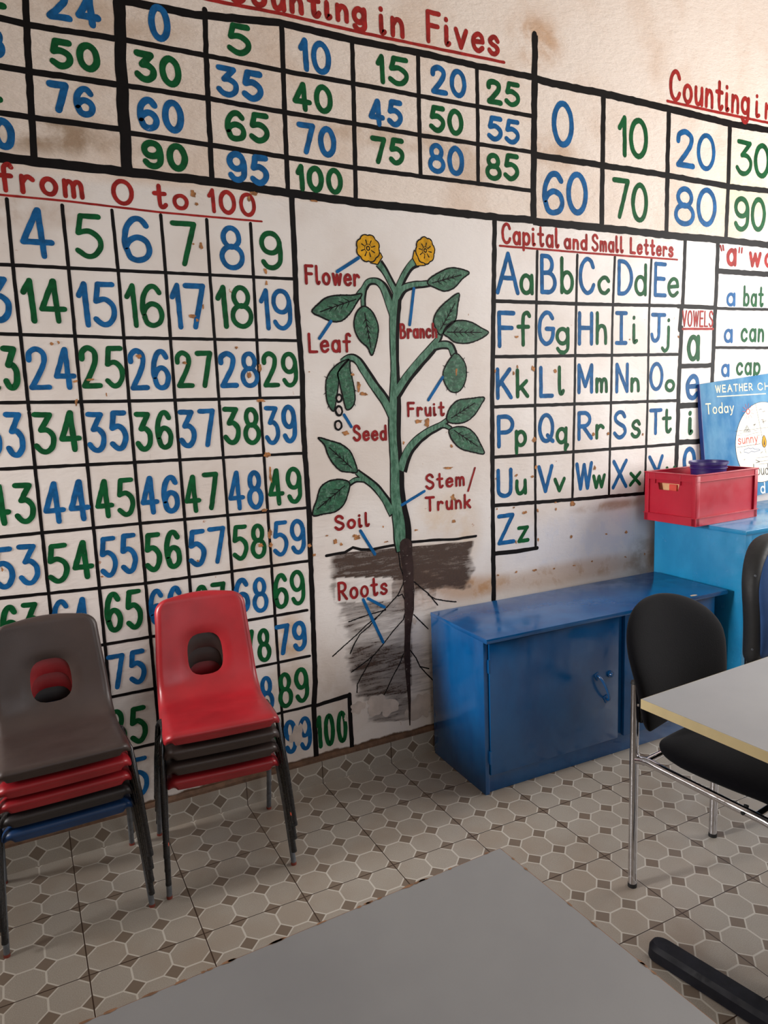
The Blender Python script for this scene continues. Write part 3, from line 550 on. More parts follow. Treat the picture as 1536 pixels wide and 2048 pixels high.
ABC = [('A',1.7611,1.8596,1.8804,2.0293,'b'),('B',1.9876,1.8676,2.0751,2.0311,'b'),('C',2.1966,1.871,2.2895,2.0305,'b'),('D',2.4189,1.8744,2.5118,2.031,'b'),('E',2.6423,1.8744,2.7245,2.0307,'b'),('F',1.7669,1.6475,1.8577,1.7973,'b'),('G',1.973,1.6559,2.0665,1.8032,'b'),('H',2.1915,1.6569,2.2787,1.8034,'b'),('I',2.4072,1.6599,2.4824,1.8087,'b'),('J',2.6248,1.6702,2.7241,1.805,'b'),('K',1.7543,1.4385,1.8399,1.5708,'b'),('L',1.9788,1.4383,2.0578,1.5743,'b'),('M',2.1895,1.4487,2.2801,1.582,'b'),('N',2.4117,1.4453,2.4931,1.5827,'b'),('O',2.6225,1.4488,2.7134,1.5837,'b'),('a',1.8799,1.8614,1.9536,1.948,'g'),('b',2.0944,1.8706,2.1688,2.0259,'g'),('c',2.3022,1.8738,2.3754,1.9573,'g'),('d',2.5207,1.8753,2.5975,2.0203,'g'),('e',2.7282,1.8747,2.8048,1.9684,'g'),('f',1.8629,1.6531,1.9384,1.7996,'g'),('g',2.0686,1.6197,2.1451,1.7366,'g'),('h',2.2936,1.66,2.3605,1.8052,'g'),('i',2.5088,1.6637,2.5513,1.7897,'g'),('j',2.6916,1.6244,2.7531,1.782,'g'),('k',1.8561,1.4413,1.9255,1.5654,'g'),('l',2.0798,1.4454,2.1187,1.5745,'g'),('m',2.2928,1.449,2.3674,1.5202,'g'),('n',2.5042,1.4462,2.5625,1.5162,'g'),('o',2.7239,1.4409,2.7924,1.5031,'g'),('P',1.7564,1.2386,1.8459,1.3783,'b'),('Q',1.971,1.2434,2.0609,1.3752,'b'),('R',2.1899,1.244,2.2797,1.3755,'b'),('S',2.4013,1.2369,2.485,1.3704,'b'),('T',2.6255,1.244,2.7115,1.3694,'b'),('U',1.7502,1.0276,1.8338,1.1549,'b'),('V',1.9653,1.0288,2.0544,1.1539,'b'),('W',2.178,1.0214,2.2812,1.1505,'b'),('X',2.3952,1.0086,2.4932,1.1463,'b'),('Y',2.624,1.0155,2.7252,1.1511,'b'),('Z',1.7503,0.8277,1.8438,0.9613,'b'),('p',1.8475,1.2062,1.9115,1.312,'g'),('q',2.0671,1.2035,2.1426,1.3127,'g'),('r',2.2943,1.244,2.3497,1.3146,'g'),('s',2.5095,1.2345,2.5729,1.3251,'g'),('t',2.7096,1.2466,2.7764,1.3651,'g'),('u',1.8463,1.0317,1.9094,1.1024,'g'),('v',2.0543,1.0246,2.1229,1.0925,'g'),('w',2.2771,1.02,2.3589,1.0888,'g'),('x',2.5026,1.0121,2.5804,1.083,'g'),('y',2.7408,0.9789,2.8089,1.0904,'g'),('z',1.8549,0.8245,1.9203,0.8986,'g')]
ABC_L = [(0.015,[(1.7499,1.8341),(2.2049,1.8328),(2.8265,1.8393),(2.9722,1.8393)]),(0.014,[(1.7456,1.6134),(2.1731,1.615),(2.8147,1.6167)]),(0.014,[(1.7381,1.4114),(2.1734,1.4072),(2.8119,1.401)]),(0.014,[(1.7355,1.204),(2.1655,1.1982),(2.8088,1.1929)]),(0.016,[(1.7301,1.0012),(2.1574,0.9861),(2.8455,0.9657)]),(0.018,[(1.7298,0.7958),(1.8462,0.7905),(1.9612,0.791)]),(0.022,[(1.7609,2.1542),(1.7499,1.8341),(1.7351,1.4405),(1.7299,1.0666),(1.7287,0.8534),(1.7262,0.6106),(1.7246,0.4456)]),(0.013,[(1.9734,2.0387),(1.9652,1.7817),(1.9567,1.4331),(1.9544,1.1703),(1.9533,0.7888)]),(0.013,[(2.1884,2.0348),(2.1809,1.7855),(2.1734,1.4258),(2.1615,0.9889)]),(0.013,[(2.4025,2.0382),(2.3912,1.7892),(2.387,1.4186),(2.3788,0.9847)]),(0.013,[(2.624,2.0403),(2.6144,1.7931),(2.614,1.4109),(2.605,0.9738)])]
VOW_L = [(0.022,[(2.8381,2.1396),(2.8359,1.9905),(2.8304,1.8394)]),(0.024,[(2.8243,1.8321),(2.8149,1.7303)]),(0.026,[(2.8274,1.7377),(2.8177,1.4798),(2.8162,1.292),(2.8119,1.0861)]),(0.026,[(3.0609,2.1461),(3.0581,1.9115),(3.0528,1.7774),(3.0481,1.4973),(3.0427,1.3588),(3.0365,1.1009)]),(0.022,[(2.8311,1.5613),(2.9285,1.5615),(3.034,1.5632)]),(0.026,[(2.8243,1.3747),(2.9912,1.3746),(3.0364,1.3745)]),(0.026,[(2.8191,1.2006),(3.0326,1.1941)]),(0.02,[(2.801,1.8373),(2.9182,1.8371),(3.0615,1.8358)])]
VOW = [('a',2.8668,1.5826,2.956,1.709,'g'),('e',2.8635,1.3965,2.9589,1.525,'b'),('i',2.8869,1.2293,2.9233,1.349,'g'),('o',2.8546,1.0402,2.9479,1.1758,'b')]
WORD_L = [(0.026,[(3.065,2.0076),(3.2361,2.0076),(3.5512,2.0069)]),(0.014,[(3.0616,1.8336),(3.2571,1.834),(3.5629,1.8373)]),(0.014,[(3.0585,1.648),(3.2673,1.6468),(3.5762,1.6446)])]
WORDS = [('a',3.1235,2.0309,3.1964,2.0342,0.1311,'r'),('wo',3.285,2.0338,3.4805,2.0373,0.1165,'r'),('a',3.1325,1.8426,3.1981,1.8441,0.1033,'b'),('bat',3.2542,1.8454,3.4103,1.845,0.1034,'g'),('a',3.1225,1.6684,3.1872,1.6685,0.106,'b'),('can',3.2445,1.6724,3.4233,1.6726,0.1071,'g'),('a',3.1106,1.5037,3.1721,1.5025,0.1,'b'),('cap',3.2188,1.5094,3.405,1.5074,0.102,'g')]
QUOTES = [(0.011,[(3.0786,2.1239),(3.0874,2.104)]),(0.011,[(3.0953,2.1263),(3.1018,2.107)]),(0.011,[(3.2149,2.1222),(3.2125,2.102)]),(0.011,[(3.2334,2.1218),(3.231,2.1015)])]
LABELS = [('Flower',0.9407,1.8684,1.1569,1.8679,0.0701,'m'),('Leaf',0.9398,1.6313,1.111,1.6328,0.0726,'m'),('Branch',1.3128,1.6816,1.4802,1.6858,0.0604,'m'),('Fruit',1.334,1.3867,1.5054,1.3829,0.0599,'m'),('Seed',1.0987,1.3069,1.2426,1.3014,0.0626,'m'),('Stem',1.4054,1.0961,1.5919,1.0967,0.0651,'m'),('Trunk',1.4011,1.0086,1.621,1.001,0.0625,'m'),('Soil',1.006,0.9771,1.1546,0.9774,0.0602,'m'),('Roots',1.0068,0.7058,1.2198,0.6988,0.0756,'m')]
SLASH = [(0.0085,[(1.6074,1.075),(1.6432,1.1668)])]
POINT = [(0.0125,[(1.0668,1.9185),(1.1536,1.9701)]),(0.0125,[(0.9849,1.684),(1.0323,1.7434)]),(0.0125,[(1.3812,1.8695),(1.3582,1.7363)]),(0.0125,[(1.4987,1.536),(1.4314,1.4504)]),(0.0115,[(1.0675,1.4077),(1.0947,1.363)]),(0.0115,[(1.297,1.0482),(1.4002,1.0928)]),(0.0125,[(1.1134,0.9662),(1.1702,0.868)]),(0.0125,[(1.1121,0.6957),(1.1903,0.5097)]),(0.0115,[(1.1327,0.6967),(1.2025,0.6505)])]
STEM = [[(1.2982,0.8622,0.0614),(1.2956,0.9065,0.0722),(1.2935,0.9616,0.0744),(1.2852,1.0277,0.0655),(1.2792,1.1038,0.059),(1.281,1.1785,0.0552),(1.2788,1.2423,0.0502),(1.2757,1.311,0.0476),(1.2785,1.3788,0.0487),(1.2837,1.4616,0.045),(1.2873,1.5504,0.0342),(1.2882,1.6269,0.0317),(1.2899,1.6977,0.0363),(1.295,1.7631,0.0409),(1.3021,1.8082,0.0386),(1.3103,1.8533,0.0327)]]
BRANCH = [[(1.3106,1.8458,0.0269),(1.285,1.8871,0.0231),(1.2609,1.9278,0.024),(1.2366,1.956,0.0295)],[(1.3117,1.8583,0.0269),(1.3383,1.9089,0.0247),(1.3694,1.9499,0.0261),(1.3968,1.9687,0.037)],[(1.3089,1.8333,0.0322),(1.3366,1.8666,0.0271),(1.3787,1.882,0.0239),(1.4208,1.887,0.0218),(1.4636,1.8926,0.0184)],[(1.2944,1.7631,0.035),(1.2826,1.8028,0.0395),(1.2686,1.8396,0.0346),(1.25,1.8735,0.0286),(1.2223,1.8906,0.0215),(1.1912,1.8861,0.0202),(1.1705,1.8611,0.0201),(1.1443,1.836,0.0166)],[(1.1751,1.8661,0.0156),(1.1667,1.8294,0.0156),(1.1661,1.7928,0.0145)],[(1.2883,1.4732,0.0391),(1.3417,1.5391,0.036),(1.3983,1.5952,0.0354),(1.4522,1.6442,0.0334),(1.4799,1.6754,0.0249),(1.4977,1.7041,0.0175)],[(1.4617,1.652,0.0248),(1.5057,1.6608,0.0277),(1.5403,1.6545,0.0267),(1.5553,1.6227,0.0281)],[(1.2733,1.3961,0.0414),(1.2432,1.4515,0.0362),(1.1993,1.509,0.0345),(1.1593,1.5678,0.0316),(1.133,1.604,0.0268),(1.1029,1.6142,0.0232),(1.069,1.5977,0.0219)],[(1.3005,1.1823,0.0423),(1.3336,1.2519,0.0377),(1.3814,1.2985,0.0333),(1.4385,1.3302,0.0276),(1.4897,1.3502,0.0229),(1.5223,1.3702,0.018)],[(1.4736,1.3439,0.0139),(1.5055,1.3456,0.0153),(1.5341,1.3316,0.0142)],[(1.2605,1.0168,0.0397),(1.2225,1.0813,0.0284),(1.1822,1.1321,0.0257),(1.1403,1.1661,0.0241),(1.1089,1.1931,0.0182)],[(1.1456,1.1579,0.015),(1.1057,1.1633,0.0159),(1.0727,1.1485,0.0146)]]
LEAF = [[(1.4456,1.9031),(1.4769,1.9245),(1.5333,1.9499),(1.5773,1.9534),(1.6344,1.9399),(1.6017,1.9142),(1.5626,1.8792),(1.5182,1.8648),(1.4753,1.8762),(1.4451,1.8879)],[(1.1613,1.8438),(1.1196,1.8377),(1.0706,1.8363),(1.022,1.8277),(0.9891,1.8056),(0.9613,1.7766),(0.997,1.7582),(1.0388,1.7435),(1.0768,1.7474),(1.1109,1.7746),(1.1404,1.8141)],[(1.1676,1.8002),(1.1388,1.78),(1.1249,1.7457),(1.1271,1.7115),(1.1449,1.6772),(1.1746,1.6524),(1.1919,1.6224),(1.2089,1.6574),(1.2226,1.7073),(1.2202,1.7421),(1.2004,1.7812)],[(1.5843,1.8591),(1.5765,1.8095),(1.5655,1.757),(1.5266,1.7252),(1.4944,1.6989),(1.4705,1.7298),(1.4651,1.7556),(1.4849,1.792),(1.5297,1.8291)],[(1.5071,1.7068),(1.5333,1.7409),(1.5782,1.7546),(1.6362,1.7501),(1.6882,1.7268),(1.7224,1.7094),(1.6806,1.6839),(1.6211,1.6677),(1.563,1.6703),(1.5318,1.6886)],[(1.5129,1.3788),(1.5301,1.4159),(1.5696,1.4441),(1.6287,1.4492),(1.6955,1.4509),(1.678,1.4212),(1.647,1.3838),(1.6066,1.3581),(1.5606,1.3521),(1.522,1.3594)],[(1.5243,1.3294),(1.5602,1.3396),(1.606,1.3334),(1.6452,1.3065),(1.6712,1.266),(1.6906,1.2226),(1.6367,1.2318),(1.5774,1.2496),(1.5423,1.2793),(1.5256,1.3076)],[(1.11,1.192),(1.0761,1.1946),(1.0429,1.2024),(1.0165,1.2273),(0.994,1.2669),(0.9824,1.3028),(0.9596,1.3301),(1.0049,1.3165),(1.0481,1.3013),(1.0856,1.2709),(1.1033,1.2286)],[(1.0769,1.1533),(1.0412,1.1692),(0.9968,1.1678),(0.9602,1.1481),(0.9415,1.1041),(0.922,1.0474),(0.9683,1.0476),(1.0127,1.0507),(1.0474,1.0731),(1.0661,1.1076)]]
VEIN = [[(1.4636,1.8936),(1.5957,1.9284)],[(1.1354,1.8237),(0.9927,1.7772)],[(1.1692,1.7757),(1.1888,1.6524)],[(1.495,1.7197),(1.5641,1.8196)],[(1.5261,1.7095),(1.6878,1.7097)],[(1.5353,1.3751),(1.6481,1.4305)],[(1.5468,1.3255),(1.6574,1.2556)],[(1.0882,1.2092),(1.0008,1.2916)],[(1.0567,1.1447),(0.9421,1.0683)]]
FRUIT = [[(1.5587,1.628),(1.5809,1.6199),(1.606,1.5876),(1.6114,1.5445),(1.5972,1.5016),(1.5673,1.4765),(1.532,1.4818),(1.5075,1.5145),(1.5011,1.5518),(1.516,1.5833),(1.5423,1.6148)],[(1.097,1.6083),(1.058,1.5964),(1.024,1.5699),(1.0033,1.536),(0.9993,1.492),(1.0041,1.4524),(1.0259,1.4228),(1.0405,1.471),(1.0523,1.53),(1.052,1.5645)],[(1.097,1.6083),(1.052,1.5645),(1.0554,1.525),(1.0654,1.4751),(1.0795,1.4256),(1.1083,1.4436),(1.1156,1.4786),(1.1097,1.5288),(1.1006,1.5687)]]
SEED = [(1.0497,1.4693,0.0318),(1.0473,1.4235,0.0384),(1.0418,1.3707,0.0384)]
FLOWER = [(1.1981,1.9998,0.1033),(1.4322,2.0054,0.0964)]
PETAL = [[(1.2007,1.9711),(1.2439,1.9927),(1.2523,1.9786),(1.2307,1.9508),(1.2027,1.9543)],[(1.3882,2.0104),(1.4182,1.9822),(1.4354,1.957),(1.3962,1.9532),(1.38,1.9802)]]
SOILTOP = [(0.011,[(0.9678,0.8882),(1.0098,0.8905),(1.0437,0.8913),(1.0787,0.9054),(1.1127,0.893),(1.1593,0.887),(1.213,0.891),(1.2675,0.8923),(1.3354,0.8948),(1.4366,0.8907),(1.5342,0.8816),(1.642,0.8829)])]
TAP = [[(1.3071,0.8845,0.0584),(1.3144,0.8004,0.0483),(1.3167,0.6992,0.0473),(1.3137,0.6205,0.0412),(1.3011,0.5202,0.0263),(1.2963,0.4291,0.0276),(1.2965,0.3362,0.0189),(1.2999,0.2417,0.0127),(1.2977,0.1344,0.0051)]]
ROOTS = [(0.0048,[(1.2728,0.8724),(1.2793,0.8053),(1.2929,0.7589),(1.2906,0.7313),(1.2654,0.6905),(1.2083,0.6439),(1.1709,0.6169),(1.1219,0.5922),(1.0791,0.5613),(1.025,0.5275),(0.9728,0.4939)]),(0.0048,[(1.2081,0.6384),(1.1237,0.6306),(1.047,0.6177)]),(0.0048,[(1.1709,0.6169),(1.1335,0.5846),(1.0908,0.5592),(1.0656,0.5252),(1.0464,0.4903)]),(0.0048,[(1.2652,0.6849),(1.284,0.6903),(1.2982,0.6571),(1.2946,0.6125),(1.286,0.5856),(1.2347,0.5438),(1.1963,0.5058),(1.152,0.4665),(1.1028,0.4399),(1.0484,0.4148)]),(0.0048,[(1.1459,0.4649),(1.1138,0.4207),(1.0884,0.3867),(1.0704,0.3596),(1.0676,0.3264)]),(0.0048,[(1.2804,0.4438),(1.2599,0.4019),(1.2269,0.357),(1.1935,0.3009),(1.1641,0.2615)]),(0.0048,[(1.3357,0.7357),(1.3725,0.7019),(1.4035,0.6742),(1.4283,0.6416),(1.4472,0.6183)]),(0.0048,[(1.4033,0.6686),(1.435,0.6463),(1.487,0.6291),(1.5367,0.6169)]),(0.0048,[(1.3337,0.5972),(1.3674,0.5598),(1.3984,0.5254)]),(0.0048,[(1.3093,0.4554),(1.3365,0.4152),(1.3543,0.3737),(1.3959,0.3562)]),(0.0048,[(1.3543,0.3737),(1.3854,0.3348),(1.4234,0.291)])]
SPOT = [(0.5703,2.139,0.014,0.0181),(0.5775,2.1095,0.0089,0.0109),(0.7561,2.1397,0.0095,0.0175),(0.7743,2.16,0.0205,0.0088),(0.5833,1.9789,0.009,0.0173),(0.5582,1.9835,0.0064,0.0049),(0.7987,1.9079,0.0084,0.0142),(0.7997,1.8691,0.007,0.013),(0.537,1.7536,0.0142,0.0113),(0.5522,1.7413,0.0078,0.0088),(0.575,1.7858,0.0052,0.0126),(0.1035,1.6651,0.0077,0.0082),(0.123,1.668,0.0044,0.0082),(0.2019,1.5543,0.0201,0.006),(0.1588,1.5493,0.0113,0.0054),(0.7162,1.5599,0.0111,0.0159),(0.7561,1.5826,0.0098,0.0173),(0.678,1.6524,0.0068,0.0065),(0.1556,1.4862,0.0056,0.012),(0.2468,1.5076,0.0035,0.0085),(0.7485,1.4687,0.0177,0.0061),(0.3554,1.6253,0.0133,0.0098),(0.4995,1.6021,0.009,0.0089),(0.1552,1.4853,0.006,0.0141),(0.7511,1.4714,0.0211,0.0072),(0.7613,1.2815,0.0199,0.0205),(0.77,1.2141,0.0077,0.0406),(0.7407,1.0859,0.0154,0.0075),(0.7543,0.9974,0.014,0.0226),(0.7169,0.9601,0.0154,0.0105),(0.7555,0.9553,0.014,0.0106),(0.492,0.9336,0.0057,0.0058),(0.903,0.9367,0.0098,0.0125),(0.9199,0.899,0.0099,0.0078),(0.1803,0.924,0.0076,0.0055),(-0.1026,0.9885,0.0045,0.009),(0.9906,2.1525,0.0233,0.0055),(0.9386,1.5664,0.0042,0.0039),(1.1339,1.5082,0.0124,0.0275),(1.563,1.5561,0.0064,0.0213),(1.1551,1.4799,0.0171,0.0101),(1.1082,1.5537,0.0123,0.0109),(1.1468,1.4838,0.0216,0.0091),(1.0696,1.3405,0.0201,0.0141),(1.3839,1.3686,0.0278,0.0159),(1.4208,1.3616,0.0187,0.0239),(1.3139,1.2903,0.0072,0.0095),(1.5166,1.1765,0.0292,0.0077),(1.5321,1.2634,0.0091,0.0109),(1.5326,1.0555,0.0171,0.0168),(1.533,0.9569,0.0145,0.0113),(1.3559,0.9407,0.0125,0.0049),(1.0066,0.9368,0.0156,0.0135),(1.0312,0.9232,0.0079,0.0094),(1.0979,0.9441,0.023,0.019),(0.9747,0.9642,0.0099,0.0052),(0.9216,0.8982,0.0076,0.0072),(1.2198,0.9104,0.018,0.0054),(1.2105,0.971,0.0053,0.0075),(1.8624,1.6937,0.0147,0.0081),(1.9466,1.5646,0.0152,0.0166),(2.0658,1.5508,0.0141,0.0145),(1.7516,1.5559,0.0057,0.0115),(2.4964,1.684,0.0053,0.0051),(2.8073,1.6981,0.0076,0.0105),(1.8457,1.5456,0.0074,0.0117),(1.8644,1.5716,0.0074,0.0082),(1.9514,1.2656,0.0185,0.0183),(2.2817,1.2687,0.0118,0.0128),(2.3714,1.267,0.0121,0.0103),(2.5853,1.252,0.0073,0.0133),(1.8545,1.1197,0.0106,0.0085),(1.9383,1.1067,0.0108,0.0099),(1.958,1.1454,0.0109,0.0111),(2.2911,1.1169,0.0102,0.0169),(1.7469,1.1134,0.0044,0.006),(2.0636,0.9824,0.0113,0.0064),(2.1615,0.9663,0.0199,0.0168),(2.0675,0.9533,0.0065,0.0089),(1.8943,0.9555,0.0169,0.01),(1.8375,0.983,0.0068,0.0074),(1.7504,0.9858,0.0059,0.0061),(1.9657,0.9574,0.0078,0.0138),(1.8468,0.8326,0.0061,0.0113),(2.155,0.8193,0.01,0.0105),(2.3631,0.8058,0.0124,0.0067),(2.4885,0.7991,0.0165,0.0123),(2.2767,0.6889,0.0104,0.0054),(2.0543,0.6846,0.0114,0.0065),(1.9461,0.6935,0.0174,0.009),(1.8449,0.699,0.0107,0.0076),(1.7503,0.7,0.0104,0.0063),(2.4831,0.6814,0.011,0.0055),(2.6085,0.6787,0.0076,0.0084),(2.1701,0.6835,0.0135,0.004),(2.5015,0.564,0.0074,0.007),(1.967,0.8273,0.0063,0.0115)]
PALE = [(1.1555,0.275,0.0365,0.0256),(1.2031,0.235,0.0434,0.0345),(1.1419,0.2436,0.0334,0.0256),(1.3547,0.2052,0.0489,0.0648),(1.3358,0.5683,0.0088,0.0142),(1.0706,0.2662,0.0296,0.0225),(1.283,0.1867,0.0114,0.0176),(0.8102,0.2133,0.0216,0.0312),(0.7895,0.2042,0.0113,0.017),(0.8259,0.2352,0.008,0.0227),(1.0141,0.2325,0.0085,0.0117)]
BW = [('WEATHER',0.1063,-0.0547,0.3828,-0.0723,0.0389),('CH',0.4193,-0.0771,0.5088,-0.0839,0.04),('Today',0.0285,-0.1506,0.2321,-0.1649,0.0546)]
BWR = [('sunny',0.2459,-0.33,0.3985,-0.3384,0.05)]
BWK = [('cloudy',0.3173,-0.4982,0.5016,-0.5244,0.0593)]
BD = [('d',0.3944,-0.6085,0.4333,-0.6121,0.0638)]
BU = [(0.005,[(0.1154,-0.0729),(0.4789,-0.0991)])]
DIALC = (0.4327,-0.3433)
DIALT = (0.4017,-0.1369)
DIALL = (0.2268,-0.2891)
BLINES = [(0.0016,[(0.3958,-0.1381),(0.4305,-0.3059),(0.456,-0.4038)]),(0.0013,[(0.2321,-0.2594),(0.3405,-0.2665),(0.4937,-0.2734)]),(0.0016,[(0.2342,-0.3417),(0.4148,-0.3486)]),(0.0012,[(0.2657,-0.2735),(0.2914,-0.2759)]),(0.0012,[(0.24,-0.2814),(0.2769,-0.2838)]),(0.0012,[(0.3053,-0.2924),(0.3516,-0.2911)]),(0.0012,[(0.3575,-0.2873),(0.4101,-0.2894)]),(0.0012,[(0.3694,-0.2765),(0.3957,-0.2778)]),(0.0012,[(0.3922,-0.3025),(0.4246,-0.3043)]),(0.0012,[(0.3779,-0.4175),(0.4911,-0.4249)]),(0.0012,[(0.3804,-0.4375),(0.4908,-0.4447)]),(0.0012,[(0.3948,-0.4516),(0.4724,-0.4586)]),(0.0012,[(0.3789,-0.2427),(0.3773,-0.2618)]),(0.002,[(0.3701,-0.2454),(0.3877,-0.2427)]),(0.002,[(0.3729,-0.2496),(0.3847,-0.2461)]),(0.002,[(0.4213,-0.1749),(0.4331,-0.1725),(0.4419,-0.1755)]),(0.002,[(0.4476,-0.1878),(0.4654,-0.1881)]),(0.002,[(0.432,-0.2284),(0.4439,-0.2279),(0.4465,-0.2419)]),(0.002,[(0.4498,-0.2268),(0.4523,-0.2504)]),(0.002,[(0.4406,-0.2411),(0.4704,-0.2372)]),(0.002,[(0.2943,-0.2717),(0.3209,-0.2427),(0.3432,-0.2764)]),(0.0016,[(0.2943,-0.2717),(0.3432,-0.2764)]),(0.0016,[(0.3032,-0.2614),(0.3348,-0.2638)]),(0.0018,[(0.3086,-0.2736),(0.3204,-0.2637),(0.3316,-0.276)]),(0.0016,[(0.315,-0.2515),(0.326,-0.2683)]),(0.002,[(0.2574,-0.3663),(0.2629,-0.3748)]),(0.002,[(0.4138,-0.3974),(0.4287,-0.3918)]),(0.002,[(0.2819,-0.4125),(0.2906,-0.41)]),(0.002,[(0.3718,-0.4264),(0.404,-0.44)]),(0.002,[(0.3714,-0.442),(0.404,-0.44)])]
SUN = [(0.3359,-0.1732)]
RAYS = [(0.0012,[(0.3567,-0.182),(0.377,-0.1905)]),(0.0012,[(0.3496,-0.191),(0.363,-0.2082)]),(0.0012,[(0.3382,-0.1943),(0.3404,-0.2147)]),(0.0012,[(0.3261,-0.1909),(0.3166,-0.208)]),(0.0012,[(0.3172,-0.182),(0.299,-0.1903)]),(0.0012,[(0.3142,-0.1702),(0.2931,-0.1674)]),(0.0012,[(0.3181,-0.1595),(0.3008,-0.1463)]),(0.0012,[(0.3276,-0.1531),(0.3196,-0.1337)]),(0.0012,[(0.3398,-0.153),(0.3437,-0.1336)]),(0.0012,[(0.3508,-0.1594),(0.3654,-0.1461)]),(0.0012,[(0.3571,-0.1702),(0.3778,-0.1673)])]
CLOUD = [(0.002,[(0.2859,-0.3724),(0.2891,-0.3613),(0.3064,-0.36),(0.3209,-0.3563),(0.3382,-0.3628),(0.3557,-0.3614),(0.3701,-0.3713),(0.3965,-0.3733),(0.4112,-0.3805),(0.3904,-0.3822),(0.3669,-0.3845),(0.3437,-0.3772),(0.3203,-0.3834),(0.3031,-0.3769),(0.2859,-0.3724)])]
DROP = [(0.4458,-0.3413)]
SOILMAP = [[1618.31,-100.69,-1210.03],[-271.99,-1776.01,2080.61]]
TLB = (2.9481,1.4739)
# ------------------------------------------------------------------ the room
X0, X1, Y0, Y1, ZC = -2.4, 4.4, -5.0, 0.015, 3.4
def struct(o): o['kind'] = 'structure'; return o
struct(box('floor', X0-.15, X1+.15, Y0-.15, Y1+.15, -0.12, 0.0, 'floor'))
struct(box('ceiling', X0-.15, X1+.15, Y0-.15, Y1+.15, ZC, ZC+0.12, 'ceiling'))
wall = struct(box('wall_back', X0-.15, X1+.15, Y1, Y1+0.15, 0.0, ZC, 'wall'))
def holed_wall(name, axis, at, out, a0, a1, h0, h1, z0, z1):
    """a wall across `axis` with one window opening a0..a1 / z0..z1"""
    bm = bmesh.new()
    for p0, p1, q0, q1 in ((h0, a0, 0, ZC), (a1, h1, 0, ZC), (a0, a1, 0, z0), (a0, a1, z1, ZC)):
        lo, hi = min(at, at+out), max(at, at+out)
        if axis == 'x': bx(bm, lo, hi, p0, p1, q0, q1)
        else: bx(bm, p0, p1, lo, hi, q0, q1)
    return struct(from_bm(name, bm, 'plaster'))
def window(name, axis, at, a0, a1, z0, z1, n):
    bm = bmesh.new()
    def b(p0, p1, q0, q1):
        if axis == 'x': bx(bm, at-.03, at+.03, p0, p1, q0, q1)
        else: bx(bm, p0, p1, at-.03, at+.03, q0, q1)
    b(a0, a1, z0, z0+.05); b(a0, a1, z1-.05, z1)
    for i in range(n+1):
        c = a0+.025+(a1-a0-.05)*i/n; b(c-.025, c+.025, z0+.05, z1-.05)
    return struct(from_bm(name, bm, 'frame'))
holed_wall('wall_right', 'x', X1, .15, -2.45, -0.45, Y0, Y1, 1.05, 2.65)
window('window_1', 'x', X1+.10, -2.45, -0.45, 1.05, 2.65, 3)
holed_wall('wall_left', 'x', X0, -.15, -0.60, -0.05, Y0, Y1, 1.3, 2.3)
window('window_2', 'x', X0-.10, -0.60, -0.05, 1.3, 2.3, 1)
holed_wall('wall_front', 'y', Y0, -.15, 0.45, 2.95, X0-.15, X1+.15, 1.05, 2.65)
window('window_3', 'y', Y0-.10, 0.45, 2.95, 1.05, 2.65, 3)

base = struct(box('baseboard_back', X0, X1, 0.0, Y1, 0.0, 0.090, 'skirt'))
bm = bmesh.new()
n = 120; rng = random.Random(4)
prof = []
for i in range(n+1):
    x = X0+(X1-X0)*i/n; h = 0.103+0.006*noise.noise((x*6, 0, 0))
    prof.append([bm.verts.new(p) for p in ((x, 0.0015, 0.0902), (x, 0.004, h-.005), (x, Y1, h+.004))])
for a, b in zip(prof, prof[1:]):
    for k in range(2): bm.faces.new((a[k], b[k], b[k+1], a[k+1]))
from_bm('mortar_ledge', bm, 'ledge', base)

# ------------------------------------------------------------------ the painted wall: charts, headings and the plant
LIFT = Y1-0.0004
LS = .42      # thickness of a coat
def lines(name, data, mat, parent, lift=0.0, seed=3, wob=.16, label=None):
    B = Brush(seed)
    for w, pts in data: B.stroke(pts, w, 0, wob, step=0.02 if w > .006 else None, cap=w < .03)
    o = B.build(name, [mat], parent, LIFT-LS*lift)
    if label: o['label'] = label
    return o
def numbers(data, w, parent, lift=0.0008, ratio=None):
    for i, (t, x0, z0, x1, z1, h, c) in enumerate(data):
        B = Brush(100+i*7+len(t))
        n = len(t); k = (z1-z0)/(x1-x0)
        gap = w*0.45 if n > 1 else 0
        cw = (x1-x0-gap*(n-1))/n
        # a 1 is narrower than the other digits
        ws = [0.5 if ch == '1' else 1.0 for ch in t]
        unit = (x1-x0-gap*(n-1))/sum(ws); x = x0
        for ch, q in zip(t, ws):
            wd = unit*q; zb = z0+k*(x+wd/2-x0)
            B.fit(ch, x, zb, x+wd, zb+h, w*B.rng.uniform(.93, 1.07)); x += wd+gap
        B.build('painted_number', [c], parent, LIFT-LS*lift)
def words(name, data, w, parent, lift=0.0008):
    for i, (t, x0, z0, x1, z1, h, c) in enumerate(data):
        B = Brush(500+i*3+len(t)); B.word(t, x0, z0, x1, z1, h, w); B.build(name, [c], parent, LIFT-LS*lift)

